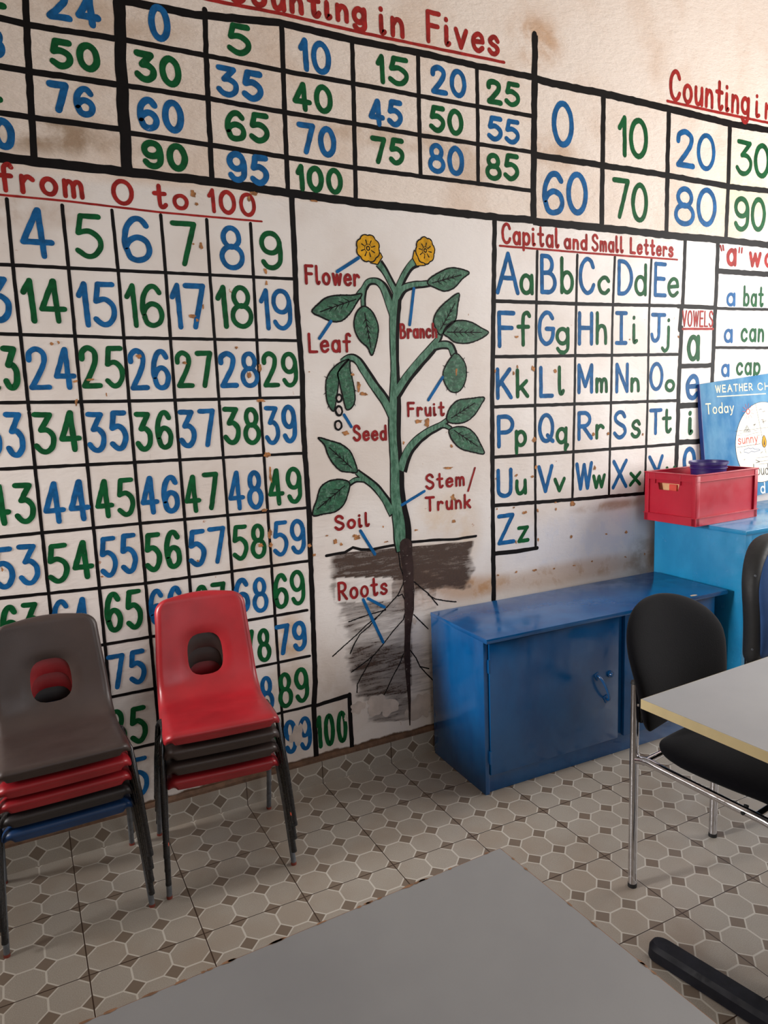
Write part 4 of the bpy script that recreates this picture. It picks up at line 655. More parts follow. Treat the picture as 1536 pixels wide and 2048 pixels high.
g = lines('number_chart', HUND_L, 'k', wall, label='black painted grid of numbers up to one hundred')
numbers(HUND, .0168, g)
words('painted_heading', HEAD_HUND, .0135, g); lines('heading_underline', U_HUND, 'r', g, .0005)
g = lines('counting_chart', FIVES_L, 'k', wall, label='black painted grid counting in fives')
numbers(FIVES, .0195, g)
words('painted_heading', HEAD_FIVES, .0185, g, .0012); lines('heading_underline', U_FIVES, 'r', g, .0009)
g = lines('counting_chart', TWOS_L, 'k', wall, label='cut-off black grid of even numbers at the top left'); numbers(TWOS, .0195, g)
g = lines('counting_chart', TENS_L, 'k', wall, label='black painted grid counting in tens'); numbers(TENS, .0235, g)
words('painted_heading', HEAD_TENS, .0185, g, .0012); lines('heading_underline', U_TENS, 'r', g, .0009)
g = lines('alphabet_chart', ABC_L, 'k', wall, label='black painted grid of capital and small letters')
for i, (ch, x0, z0, x1, z1, c) in enumerate(ABC):
    B = Brush(900+i); B.fit(ch, x0, z0, x1, z1, .0185 if c == 'b' else .0175); B.build('capital_letter' if c == 'b' else 'small_letter', [c], g, LIFT-LS*.0008)
words('painted_heading', HEAD_ABC, .0125, g); lines('heading_underline', U_ABC, 'r', g, .0005)
g = lines('vowel_chart', VOW_L, 'k', wall, .0001, label='black painted column of vowels')
for i, (ch, x0, z0, x1, z1, c) in enumerate(VOW):
    B = Brush(950+i); B.fit(ch, x0, z0, x1, z1, .024); B.build('painted_vowel', [c], g, LIFT-LS*.0008)
words('painted_heading', HEAD_VOW, .0085, g); lines('heading_underline', U_VOW, 'r', g, .0005)
g = lines('word_list', WORD_L, 'k', wall, .0001, label='black ruled list of short words')
for i, (t, x0, z0, x1, z1, h, c) in enumerate(WORDS):
    B = Brush(970+i); B.word(t, x0, z0, x1, z1, h, .021 if i < 2 else .0155); B.build('painted_word', [c], g, LIFT-LS*.0008)
lines('quote_mark', QUOTES, 'r', g, .0008)

# the soil, dry-brushed so the plaster shows through
def soil_cover(x, z):
    X = SOILMAP[0][0]*x+SOILMAP[0][1]*z+SOILMAP[0][2]; Y = SOILMAP[1][0]*x+SOILMAP[1][1]*z+SOILMAP[1][2]
    def ss(a, b, v):
        t = max(0, min(1, (v-a)/(b-a))); return t*t*(3-2*t)
    wv = 40*noise.noise((x*14, z*14, 0))+25*noise.noise((x*40, z*40, 3))
    top = 225-0.118*(X-265) if X > 265 else 235
    left = 185+max(0, (Y-500))*0.27+max(0, (Y-1150))*.15
    d = .50
    if Y < 400: d = .755
    if X > 890: d = .765 if Y < 470 else .5
    if 330 < X < 725 and 385 < Y < 560: d = .20
    if 880 < Y < 1240 and 350 < X: d = .62
    d -= .12*ss(560, 800, Y)*(1-ss(800, 900, Y))
    m = ss(left-30+wv*1.3, left+170+wv*1.3, X)*ss(top-8, top+8, Y)*ss(1480+wv*.3, 1440+wv*.3, Y)
    if X > 880: m *= ss(1440+wv*1.3, 1270+wv*1.3, X)*(1-(.75 if X > 1060 else .2)*ss(430+wv, 560+wv, Y))
    return (d-.02)*m-.9*(1-m)
bm = bmesh.new(); lay = None
nx, nz = 110, 130
xs0, xs1, zs0, zs1 = 0.885, 1.72, 0.10, 0.90
V = [[bm.verts.new((xs0+(xs1-xs0)*i/nx, LIFT, zs0+(zs1-zs0)*j/nz)) for i in range(nx+1)] for j in range(nz+1)]
for j in range(nz):
    for i in range(nx):
        f = bm.faces.new((V[j][i], V[j][i+1], V[j+1][i+1], V[j+1][i]))
cov = [soil_cover(v.co.x, v.co.z) for v in bm.verts]
plant = lines('reading_tree', SOILTOP, 'k', wall, .0003, label='painted flowering plant with labelled parts')
so = from_bm('soil', bm, 'soil', plant, recalc=False)
at = so.data.attributes.new('cover', 'FLOAT', 'POINT'); at.data.foreach_set('value', cov)

# dirty flakes
B = Brush(77)
for x, z, rx, rz in SPOT:
    B.blob(x, z, rx*.62, rz*.62, 0, 14, .75)
    if B.rng.random() < .5: B.blob(x+rx*B.rng.uniform(-.6, .6), z+rz*B.rng.uniform(-.6, .6), rx*.3, rz*.35, 0, 9, .6)
B.build('peeled_paint', ['spot'], wall, LIFT-LS*.0016)
B = Brush(78)
for x, z, rx, rz in PALE: B.blob(x, z, rx, rz, 0, 40, .55)
B.build('flaked_patch', ['pale'], wall, LIFT-LS*.0015)

# roots, stem, branches
B = Brush(20)
for r in TAP: B.stroke([(a, b) for a, b, w in r], [w for a, b, w in r], 0, .08)
B.build('taproot', ['root'], plant, LIFT-LS*.0022)
lines('root', ROOTS, 'k', plant, .0006, 21, .35)
def smooth_rib(r):
    q = spline(r, 6); return [(p.x, p.y) for p in q], [p.z for p in q]
B = Brush(22)
for r in STEM+BRANCH:
    p, w = smooth_rib(r); B.stroke(p, [a+.0065 for a in w], 0, .05, cap=False)
stem_o = B.build('stem_outline', ['k'], plant, LIFT-LS*.0009)
B = Brush(23)
for k, r in enumerate(STEM+BRANCH):
    p, w = smooth_rib(r)
    off = [.16*a for a in w]
    B.stroke([(a-o, b+o*.35) for (a, b), o in zip(p, off)], [a*(.66 if k == 0 else .74) for a in w], 0, .06, cap=False)
B.build('stem', ['stemg'], plant, LIFT-LS*.0013)
for k, pts in enumerate(LEAF):
    q = [(p.x, p.y) for p in spline([(a, b, 0) for a, b in pts], 5, True)]
    B = Brush(30+k); B.fill(q, 0)
    leaf = B.build('leaf', ['leaf'], plant, LIFT-LS*.0016)
    B = Brush(40+k); B.stroke(q+[q[0]], .0058, 0, .3, cap=False)
    (ax, az), (tx, tz) = VEIN[k]
    a, t = Vector((ax, az)), Vector((tx, tz)); d = t-a; nrm = Vector((-d.y, d.x))
    B.stroke([a, t], .0042, 0, .4)
    for i in range(1, 5):
        c = a+d*(.16*i+.02); L = .26*(1-.13*i)
        for sgn in (1, -1): B.stroke([c, c+d*.13+nrm*L*.55*sgn], [.0046, .0016], 0, .4)
    B.build('leaf_outline', ['k'], leaf, LIFT-LS*.0018)
for k, pts in enumerate(FRUIT):
    q = [(p.x, p.y) for p in spline([(a, b, 0) for a, b in pts], 5, True)]
    B = Brush(60+k); B.fill(q, 0); fr = B.build('fruit' if k == 0 else 'seed_pod', ['leaf'], plant, LIFT-LS*.0018)
    B = Brush(64+k); B.stroke(q+[q[0]], .0052, 0, .3, cap=False)
    c = sum((Vector(a) for a in q), Vector((0, 0)))/len(q)
    for i in range(2, len(q), 6):
        a = Vector(q[i]); d = (a-c).normalized()
        if k == 0 or (k == 1 and d.x < .1) or (k == 2 and d.x > .3): B.stroke([a-d*.003, a+d*.012], [.004, .0012], 0, .3)
    B.build('fruit_outline', ['k'], fr, LIFT-LS*.0020)
for k, (x, z, w) in enumerate(SEED):
    B = Brush(70+k); B.blob(x, z, w*.4, w*.45, 0, 16, .1); s_ = B.build('seed', ['ring'], plant, LIFT-LS*.0022)
    B = Brush(74+k); B.stroke(ell(x, z, w*.34, w*.42), .0082, 0, .25, cap=False); B.build('seed_outline', ['k'], s_, LIFT-LS*.0024)
for k, (x, z, w) in enumerate(FLOWER):
    fl = plant
    B = Brush(80+k); B.fill(PETAL[k]); sep_ = B.build('sepal', ['yel'], plant, LIFT-LS*.0018)
    B = Brush(82+k); B.stroke(PETAL[k]+[PETAL[k][0]], .004, 0, .3); B.build('sepal_outline', ['k'], sep_, LIFT-LS*.0020)
    r = w*.45; x -= .004 if k == 0 else -.004; z += .006
    q = []
    for i in range(72):
        a = 2*math.pi*i/72; rr = r*(1+.10*abs(math.sin(a*4.0+k))-.06); q.append((x+rr*math.cos(a)*(1.0 if k == 0 else .94), z+rr*math.sin(a)*(1.02 if k == 0 else 1.12)))
    B = Brush(84+k); B.fill(q); fo = B.build('flower', ['yel'], plant, LIFT-LS*.0022)
    B = Brush(86+k); B.stroke(q+[q[0]], .0046, 0, .3, cap=False)
    B.stroke(arc(x, z, r*.13, r*.15, 0, 360, 14), .0042, 0, .3, cap=False); B.stroke(arc(x, z, r*.3, r*.32, 20, 250, 14), .002, 0, .5)
    for i in range(8):
        a = i*math.pi/4+.3+k*.3; B.stroke([(x+r*.30*math.cos(a), z+r*.30*math.sin(a)), (x+r*.62*math.cos(a), z+r*.64*math.sin(a))], [.0028, .0048], 0, .3)
    B.build('flower_outline', ['k'], fo, LIFT-LS*.0023)
lines('pointer_line', POINT, 'p', plant, .0024, 9, .08)
words('plant_label', LABELS, .0105, plant, .0026)
lines('label_slash', SLASH, 'm', plant, .0026)

# ------------------------------------------------------------------ stacking school chairs
PROF = spline([(-.186, .350, 0), (-.170, .362, 0), (-.12, .366, 0), (-.03, .361, 0), (.04, .358, 0), (.082, .368, 0), (.110, .394, 0), (.127, .440, 0), (.141, .510, 0), (.156, .600, 0), (.170, .690, 0)], 10)
def resample(P, n):
    d = [0]
    for a, b in zip(P, P[1:]): d.append(d[-1]+(b-a).length)
    return P, d
def prof_at(s, P, d):
    s = max(0, min(d[-1], s))
    for i in range(len(d)-1):
        if d[i+1] >= s: break
    t = (s-d[i])/max(1e-9, d[i+1]-d[i]); p = P[i].lerp(P[i+1], t); tg = (P[i+1]-P[i]).normalized()
    return p, Vector((-tg.y, tg.x, 0))    # point (y,z), normal towards the sitter
def shell_mesh():
    P, d = resample(PROF, 0); Ls = d[-1]
    s_z = lambda z: next(d[i] for i in range(len(P)) if P[i].y >= z and i > len(P)//2)
    sh, hb = s_z(.484), .068; ua = .36
    def hw(s):
        t = s/Ls
        K = [(0, .172), (.30, .170), (.50, .163), (.65, .158), (.85, .149), (1, .144)]
        for (a, x), (b, y) in zip(K, K[1:]):
            if t <= b: return x+(y-x)*(t-a)/(b-a)
        return K[-1][1]
    us = [0, .12, .24, ua, .46, .58, .70, .80, .86, .89, .925, .952, .972, .986, .9955, 1.0]
    us = [-u for u in us[:0:-1]]+us
    e = [0, .0008, .0025, .005, .009, .014, .020, .027, .034, .048]
    mid = [x for x in [.075+.019*i for i in range(40)] if x < Ls-.06 and abs(x-sh) > hb+.008]
    hs = [sh-hb+2*hb*i/8 for i in range(9)]
    ss_ = sorted(set(e+mid+hs+[Ls-x for x in e]))
    bm = bmesh.new(); rows = []
    rc = .052
    for s in ss_:
        row = []
        for u in us:
            w = hw(s); en = min(s, Ls-s)
            rcc = rc if s > Ls/2 else .040
            if en < rcc: w = w-rcc+math.sqrt(max(0, rcc*rcc-(rcc-en)**2))
            uu, sv = u, s
            # round the hand-hole
            qx, qy = u/ua, (s-sh)/hb
            q = max(abs(qx), abs(qy))
            if 1e-6 < q < 2.3:
                rho = (abs(qx)**3.0+abs(qy)**3.0)**(1/3.0)
                bl_ = 1 if q <= 1 else max(0, 1-(q-1)/1.3)
                k = 1-(1-q/rho)*bl_
                uu = u*k; sv = sh+(s-sh)*k
            x = uu*w
            p, nr = prof_at(sv, P, d)
            t = sv/Ls
            ed = min(w-abs(x), min(s, Ls-s))
            rl = .032-.012*max(0, min(1, (t-.3)/.3))
            drop = (rl-math.sqrt(max(0, rl**2-(rl-ed)**2)))*1.05 if ed < rl else 0
            dish = (.010*uu*uu if t > .45 else .004*uu*uu)
            off = dish-drop
            arch = -.010*uu*uu if t > .9 else 0
            hx = max(abs(qx), abs(qy))
            if 1.0 <= hx < 1.35 and hx > 0: off -= .006*max(0, (1-(hx-1)/.35))**2
            row.append(bm.verts.new((x, p.x+nr.x*off, p.y+nr.y*off+arch*min(1, (t-.9)/.1) if t > .9 else p.y+nr.y*off)))
        rows.append(row)
    for i in range(len(ss_)-1):
        sm = (ss_[i]+ss_[i+1])/2
        for j in range(len(us)-1):
            um = (us[j]+us[j+1])/2
            if abs(um) < ua and abs(sm-sh) < hb: continue
            bm.faces.new((rows[i][j], rows[i][j+1], rows[i+1][j+1], rows[i+1][j]))
    bmesh.ops.delete(bm, geom=[v for v in bm.verts if not v.link_faces], context='VERTS')
    bmesh.ops.recalc_face_normals(bm, faces=bm.faces)
    up_ = sum(f.normal.z for f in bm.faces)
    if up_ < 0: bmesh.ops.reverse_faces(bm, faces=bm.faces)
    bmesh.ops.solidify(bm, geom=bm.faces[:], thickness=.0045)
    bmesh.ops.recalc_face_normals(bm, faces=bm.faces)
    me = bpy.data.meshes.new('seat_shell'); bm.to_mesh(me); bm.free()
    for p in me.polygons: p.use_smooth = True
    me.set_sharp_from_angle(angle=1.0)
    return me
SHELL = shell_mesh()
LEGS = {}
def leg_mesh(fx, side, mat):
    key = (fx, side, mat)
    if key in LEGS: return LEGS[key]
    bm = bmesh.new()
    if fx < 0: pts = [(side*.192, -.180, 0.008), (side*.184, -.145, .18), (side*.174, -.112, .318), (side*.168, -.10, .334), (side*.164, -.08, .342)]
    else: pts = [(side*.192, .175, 0.008), (side*.184, .090, .18), (side*.174, .022, .318), (side*.168, .010, .334), (side*.164, -.006, .342)]
    tube(bm, pts, .0082, 12)
    bmesh.ops.recalc_face_normals(bm, faces=bm.faces)
    me = bpy.data.meshes.new('leg'); bm.to_mesh(me); bm.free()
    for p in me.polygons: p.use_smooth = True
    me.set_sharp_from_angle(angle=.9)
    me.materials.append(MAT[mat]); LEGS[key] = me
    return me
CAPS = {}
def small(key, build, mat):
    if (key, mat) not in CAPS:
        bm = bmesh.new(); build(bm); bmesh.ops.recalc_face_normals(bm, faces=bm.faces)
        me = bpy.data.meshes.new(key[0]); bm.to_mesh(me); bm.free(); me.materials.append(MAT[mat]); CAPS[(key, mat)] = me
    return CAPS[(key, mat)]
def put(name, me, parent):
    o = bpy.data.objects.new(name, me); C.objects.link(o); o.parent = parent; return o
def school_chair(loc, rz, shell, tubes, label, group, band=False):
    r = empty('school_chair', loc, rz)
    tag(r, label, 'chair', group)
    me = SHELL.copy(); me.materials.clear(); me.materials.append(MAT[shell])
    put('seat_shell', me, r)
    for side in (-1, 1):
        for fx in (-1, 1):
            l = put('leg', leg_mesh(fx, side, tubes), r)
            y = -.180 if fx < 0 else .175
            put('foot_cap', small(('foot_cap', fx, side), lambda bm: tube(bm, [(side*.192, y, 0.0), (side*.1918, y*.997, .009)], .0088, 12), 'rust_cap' if tubes == 'grey_tube' else 'rubber'), l)
            if band and fx < 0:
                b_ = put('paint_band', small(('paint_band', fx, side), lambda bm: tube(bm, [(side*.1905, -.1736, .032), (side*.1901, -.1718, .041)], .0087, 12), 'tape'), l)
                b_['label'] = 'orange band on the dark leg'
        put('seat_rail', small(('seat_rail', side), lambda bm: tube(bm, [(side*.164, -.08, .342), (side*.163, -.04, .343), (side*.164, -.006, .342)], .0082, 10), tubes), r)
    put('cross_bar', small(('cross_bar',), lambda bm: tube(bm, [(-.164, -.045, .340), (.164, -.045, .340)], .0065, 10), tubes), r)
    return r
RG = 'school chairs stacked beside the blue cupboard'
LG = 'school chairs stacked at the left edge'
rs = [('red_plastic', 'grey_tube', 'red plastic school chair at the very bottom of the red-topped stack, grey steel legs'),
      ('brown_plastic', 'tube', 'brown plastic school chair just above the bottom red chair of the red-topped stack'),
      ('brown_plastic', 'tube', 'brown plastic school chair directly under the red top chair, visible through its back hole'),
      ('red_plastic', 'tube', 'red plastic school chair with a back hole, topmost of the stack nearer the blue cupboard')]
def stack(rows, x, y, th, dz, dy, group, sc=1.0):
    for i, (sh_, tb, lab) in enumerate(rows):
        c_ = school_chair((x+math.sin(th)*dy*i, y-math.cos(th)*dy*i, dz*i), th, sh_, tb, lab, group, band=(i == 3 and group == RG))
        c_.scale = (1, 1, sc)
stack(rs, .453, -.218, math.radians(-5.5), .0545, .016, RG)
ls = [('blue_plastic', 'grey_tube', 'blue plastic school chair at the very bottom of the brown-topped stack'),
      ('black_plastic', 'tube', 'dark grey school chair between the blue and red seats of the brown-topped stack'),
      ('red_plastic', 'tube', 'lower of the two red school chairs in the brown-topped stack'),
      ('red_plastic', 'tube', 'red school chair directly under the brown top chair, seen through its back hole'),
      ('brown_plastic', 'tube', 'brown plastic school chair with a back hole, topmost of the stack at the left edge')]
stack(ls, -.003, -.212, math.radians(1.0), .0505, .016, LG, .945)

# ------------------------------------------------------------------ low blue cupboard
CX0, CX1, CH = 1.395, 2.612, .605
low = empty('low_cupboard', (CX0, -.004, 0), math.radians(-1.5))
tag(low, 'low dark blue two-door cupboard standing against the painted wall', 'cupboard')
wL, dL = CX1-CX0, .392
bm = bmesh.new()
bx(bm, 0, .018, -dL, -.012, 0, CH-.018, .0015); bx(bm, wL-.05, wL-.032, -dL+.012, -.012, 0, CH-.018, .0015)
bx(bm, .018, wL-.05, -.024, -.012, .0, CH-.018)
bx(bm, .018, wL-.05, -dL+.03, -.024, .065, .08)
from_bm('carcass', bm, 'cup_blue', low, .6)
bm = bmesh.new(); bx(bm, -.002, wL, -dL-.026, -.012, CH-.018, CH, .003)
top = from_bm('worktop', bm, 'cup_blue', low, .6)
B = Brush(5); B.blob(1.03, -dL-.01, .018, .008, 0, 12, .4)
B.build('paint_chip', ['chip'], top, 0.0, lambda p: (p[0], p[2], CH+.0006))
box('plinth', .018, wL-.05, -dL+.012, -dL+.03, .0, .072, 'cup_blue', low, .002)
box('centre_post', .632, .668, -dL+.012, -dL+.030, .072, CH-.018, 'cup_blue', low)
def pull(x, z, ang, parent, y):
    q = []
    bm = bmesh.new()
    c, s_ = math.cos(ang), math.sin(ang)
    R_ = lambda a, b, yy: (x+a*c-b*s_, yy, z+a*s_+b*c)
    pts = spline([R_(0, .058, y), R_(0, .056, y-.014), R_(0, .034, y-.027), R_(0, 0, y-.031), R_(0, -.034, y-.027), R_(0, -.056, y-.014), R_(0, -.058, y)], 6)
    tube(bm, pts, [.0052 if 6 < i < len(pts)-7 else .0042 for i in range(len(pts))], 10)
    for sg in (1, -1):
        r_ = Matrix.Translation((x, y, z)) @ Matrix.Rotation(-ang, 4, 'Y')
        bx(bm, -.011, .011, -.004, .0, sg*.056-.015, sg*.056+.015, .002, 0, r_)
    return from_bm('handle', bm, 'cup_blue', parent, .9)
for k, (a, b) in enumerate(((.021, .630), (.662, wL-.054))):
    d_ = box('door', a, b, -dL-.006, -dL+.011, .074, CH-.026, 'cup_blue', low, .0025)
    if k == 0:
        pull(.545, .305, math.radians(24), d_, -dL-.006)
        bm = bmesh.new(); tube(bm, [(.588, -dL-.006, .352), (.588, -dL-.012, .352)], .014, 16); tube(bm, [(.588, -dL-.012, .352), (.588, -dL-.019, .352)], [.009, .006], 12)
        from_bm('lock', bm, 'cup_blue', d_, .8)
    else:
        pull(.755, .315, math.radians(-12), d_, -dL-.006)
    for z in (.12, .47):
        if k == 0: box('hinge', a-.0045, a+.004, -dL-.0085, -dL+.0, z, z+.05, 'cup_blue', d_)

# ------------------------------------------------------------------ tall blue cupboard
TX0, TX1, TY, TH = 2.640, 3.66, -.500, .862
tall = empty('tall_cupboard', (TX0, -.004, 0))
tag(tall, 'tall sky blue cupboard holding the red crate and the weather board', 'cupboard')
W_ = TX1-TX0; dT = .492
bm = bmesh.new()
bx(bm, 0, .02, -dT, -.012, 0, TH-.02, .002); bx(bm, W_-.02, W_, -dT, -.012, 0, TH-.02, .002); bx(bm, .02, W_-.02, -.03, -.012, 0, TH-.02)
bx(bm, .02, W_-.02, -dT+.02, -.03, .05, .07)
from_bm('carcass', bm, 'cup_teal', tall, .6)
box('top_panel', -.006, W_+.006, -dT-.010, -.010, TH-.02, TH, 'cup_teal', tall, .004)
bm = bmesh.new()
bx(bm, 0, .038, -dT-.004, -dT, 0, TH-.02, .001); bx(bm, W_-.038, W_, -dT-.004, -dT, 0, TH-.02, .001); bx(bm, .038, W_-.038, -dT-.004, -dT, TH-.062, TH-.02); bx(bm, .038, W_-.038, -dT-.004, -dT, 0, .06)
from_bm('face_frame', bm, 'cup_teal', tall, .6)
for k in range(2):
    a = .040+k*(W_-.08)/2; b = a+(W_-.08)/2-.003
    d_ = box('door', a, b, -dT-.016, -dT-.0045, .064, TH-.066, 'cup_teal', tall, .003)
    xh = a if k == 0 else b
    for z in (.12, .70): box('hinge', xh-.012, xh+.006, -dT-.020, -dT-.004, z, z+.055, 'cup_teal', d_, .001)
    pull((b-.05) if k == 0 else (a+.05), .45, 0, d_, -dT-.016)

# ------------------------------------------------------------------ red crate, bowl and wooden pieces
cr = empty('storage_crate', (2.548, -.325, TH+.0005), math.radians(2.0))
tag(cr, 'red plastic stacking crate overhanging the corner of the tall cupboard', 'crate')
cw_, cd_, chh = .425, .283, .222
bm = bmesh.new()
t_ = .004
bx(bm, .012, cw_-.012, .012, cd_-.012, .012, .018)
bx(bm, .010, cw_-.010, .010, .010+t_, .012, chh); bx(bm, .010, cw_-.010, cd_-.010-t_, cd_-.010, .012, chh)
bx(bm, cw_-.010-t_, cw_-.010, .014, cd_-.014, .012, chh)
# end wall with its hand-hole
o4 = [(.014, .012), (cd_-.014, .012), (cd_-.014, chh), (.014, chh)]
i4 = [(.104, .146), (.206, .146), (.214, .178), (.096, .178)]
va = [[bm.verts.new((xx, p[0], p[1])) for p in L] for xx in (.010, .010+t_) for L in (o4, i4)]
for k in range(4):
    k2 = (k+1) % 4
    bm.faces.new((va[0][k], va[0][k2], va[1][k2], va[1][k])); bm.faces.new((va[2][k], va[2][k2], va[3][k2], va[3][k]))
    bm.faces.new((va[1][k], va[1][k2], va[3][k2], va[3][k])); bm.faces.new((va[0][k], va[0][k2], va[2][k2], va[2][k]))
from_bm('crate_body', bm, 'crate', cr)
def ring(bm, e0, e1, z0, z1, bev=0.0):
    bx(bm, e0, cw_-e0, e0, e1, z0, z1, bev); bx(bm, e0, cw_-e0, cd_-e1, cd_-e0, z0, z1, bev); bx(bm, e0, e1, e1, cd_-e1, z0, z1, bev); bx(bm, cw_-e1, cw_-e0, e1, cd_-e1, z0, z1, bev)
bm = bmesh.new(); ring(bm, .0, .016, chh-.002, chh+.003, .001); ring(bm, .002, .0115, chh-.030, chh-.027, .0007); from_bm('rim', bm, 'crate', cr, .6)
bm = bmesh.new(); ring(bm, .004, .0115, chh-.027, chh-.002); from_bm('rim_band', bm, 'crate', cr)
bm = bmesh.new(); ring(bm, -.002, .0115, .034, .037, .0007); ring(bm, .002, .011, .0005, .034); from_bm('base_band', bm, 'crate', cr, .6)
for ax in (0, 1):
    for ay in (0, 1):
        x = .004 if ax == 0 else cw_-.026; y = .002 if ay == 0 else cd_-.010
        bm = bmesh.new(); bx(bm, x, x+.022, y, y+.008, .0, chh-.004, .0015)
        x2 = .002 if ax == 0 else cw_-.010; y2 = .004 if ay == 0 else cd_-.026
        bx(bm, x2, x2+.008, y2, y2+.022, .0, chh-.004, .0015)
        from_bm('corner_post', bm, 'crate', cr, .6)
for y in (.086, .222):
    box('handle_rib', .0025, .010, y, y+.006, chh-.048, chh-.004, 'crate', cr, .001)

bowl_ = empty('plastic_bowl', (2.548+.255, -.325+.15, TH+.046))
tag(bowl_, 'dark violet round plastic bowl sitting in the red crate', 'bowl')
bm = bmesh.new()
prof_b = [(.0, .0), (.058, .0), (.066, .01), (.070, .09), (.078, .198), (.0805, .2), (.0805, .2035), (.085, .2035), (.085, .214), (.0815, .214), (.0795, .207), (.068, .09), (.062, .012), (.0, .010)]
prof_b = [(r, z) for r, z in prof_b]
rings_ = []
for r, z in prof_b:
    rings_.append([bm.verts.new((max(r, .0005)*math.cos(2*math.pi*k/48), max(r, .0005)*math.sin(2*math.pi*k/48), z)) for k in range(48)])
for q, w in zip(rings_, rings_[1:]):
    for k in range(48): bm.faces.new((q[k], q[(k+1) % 48], w[(k+1) % 48], w[k]))
from_bm('bowl_body', bm, 'bowl', bowl_, .7)
bm = bmesh.new(); tube(bm, [(.079*math.cos(a), .079*math.sin(a), .185) for a in [2*math.pi*i/48 for i in range(49)]], .0025, 8, False); from_bm('bowl_ridge', bm, 'bowl', bowl_, 1.2)
wb = box('wooden_block', 2.580, 2.618, -.245, -.095, TH+.02, TH+.200, 'wood', None, .004); tag(wb, 'pale wooden block standing inside the red crate behind its hand hole', 'block')
sb = box('salmon_strip', 2.585, 2.660, -.290, -.258, TH+.02, TH+.212, 'salmon', None, .003); tag(sb, 'salmon coloured wooden piece poking up inside the red crate', 'wooden piece')
rb_ = box('red_block', 2.568, 2.577, -.200, -.160, TH+.02, TH+.172, 'redink', None, .0015); tag(rb_, 'small bright red block glimpsed through the crate hand hole', 'block')

# ------------------------------------------------------------------ weather board leaning on the wall
BA = math.radians(4.7); BWD, BHT = .66, .605
wbz = TLB[1]-BHT*math.cos(BA)
wb_ = empty('weather_board', (TLB[0]+BHT*math.sin(BA), -.020, TH+.002))
lean = .030/BHT
wb_.rotation_euler = (Matrix.Rotation(-lean, 3, 'X') @ Matrix.Rotation(-BA, 3, 'Y')).to_euler()
tag(wb_, 'blue painted weather chart board leaning on the wall behind the red crate', 'board')
dz0 = TLB[1]-(TH+.002+BHT*math.cos(BA))      # keeps the board's top corner where it touches the wall
BHT = BHT+dz0/math.cos(BA)
bm = bmesh.new(); bx(bm, 0, BWD, -.006, .012, 0, BHT, .001); pan = from_bm('panel', bm, 'board', wb_, .6)
e_ = box('panel_edge', -.004, 0, -.007, .013, 0, BHT, 'board_edge', wb_); e_['label'] = 'dark blue edge of the board'
OFF = -.0064
def local(B, name, mats, parent, lift): return B.build(name, mats, parent, OFF-lift, lambda p: (p[0], p[1], p[2]+BHT))
B = Brush(1)
for t, x0, z0, x1, z1, h in BW: B.word(t, x0, z0, x1, z1, h, .0062)
for w, p in BU: B.stroke(p, w)
local(B, 'lettering', ['chalk'], wb_, .0003)
B = Brush(2)
for t, x0, z0, x1, z1, h in BD: B.word(t, x0, z0, x1, z1, h, .0085)
local(B, 'lettering', ['frame'], wb_, .0003)
rD = (abs(DIALT[1]-DIALC[1])+abs(DIALL[0]-DIALC[0]))/2
B = Brush(3); B.fill([(DIALC[0]+rD*math.cos(a), DIALC[1]+rD*math.sin(a)) for a in [2*math.pi*i/80 for i in range(80)]])
dial = local(B, 'dial', ['dial'], wb_, .0003)
B = Brush(4); B.stroke([(DIALC[0]+rD*math.cos(a), DIALC[1]+rD*math.sin(a)) for a in [2*math.pi*i/80 for i in range(81)]], .002, 0, 0.1, cap=False)
for w, p in BLINES: B.stroke(p, w*1.2)
for t, x0, z0, x1, z1, h in BWK: B.word(t, x0, z0, x1, z1, h, .0045)
local(B, 'dial_drawing', ['ink'], dial, .0006)
B = Brush(6)
for t, x0, z0, x1, z1, h in BWR: B.word(t, x0, z0, x1, z1, h, .0048)
local(B, 'dial_word', ['redink'], dial, .0006)
B = Brush(61)
for w, p in RAYS: B.stroke(p, w*1.3)
B.stroke(ell(SUN[0][0], SUN[0][1], .0125, .0125), .005, 0, .1)
local(B, 'sun_drawing', ['redink'], dial, .0006)
B = Brush(7)
for w, p in CLOUD: B.stroke(p, w*1.6)
local(B, 'cloud_drawing', ['cloud'], dial, .0006)
B = Brush(8); x, z = DROP[0]
pt = [(p.x, p.y) for p in spline([(x, z+.032, 0), (x+.016, z+.004, 0), (x+.014, z-.02, 0), (x, z-.03, 0), (x-.014, z-.02, 0), (x-.016, z+.004, 0)], 6, True)]
B.fill(pt); hand = local(B, 'dial_pointer', ['yel'], wb_, .0009)
B = Brush(9); B.stroke(pt+[pt[0]], .003); B.stroke([(x, z+.012), (x, z-.014)], [.002, .009]); local(B, 'pointer_outline', ['ink'], hand, .0011)

# ------------------------------------------------------------------ padded shapes for chairs
def pillow(fn, nu, nt, th, pw=4.0):
    """closed cushion from centre surface fn(u,t)->(point, normal); th = thickness"""
    bm = bmesh.new(); A = []; Bk = []
    us = [math.sin(math.pi/2*(2*j/nu-1)) for j in range(nu+1)]
    ts = [(1-math.cos(math.pi*i/nt))/2 for i in range(nt+1)]
    for t in ts:
        ra = []; rb = []
        for u in us:
            p, n_ = fn(u, t)
            e = math.sqrt(max(0, 1-abs(u)**pw))*math.sqrt(max(0, 1-abs(2*t-1)**pw))
            ra.append(bm.verts.new(p+n_*th*.5*e)); rb.append(bm.verts.new(p-n_*th*.5*e))
        A.append(ra); Bk.append(rb)
    for i in range(nt):
        for j in range(nu):
            bm.faces.new((A[i][j], A[i][j+1], A[i+1][j+1], A[i+1][j])); bm.faces.new((Bk[i][j], Bk[i+1][j], Bk[i+1][j+1], Bk[i][j+1]))
    bmesh.ops.remove_doubles(bm, verts=bm.verts, dist=1e-5)
    return bm
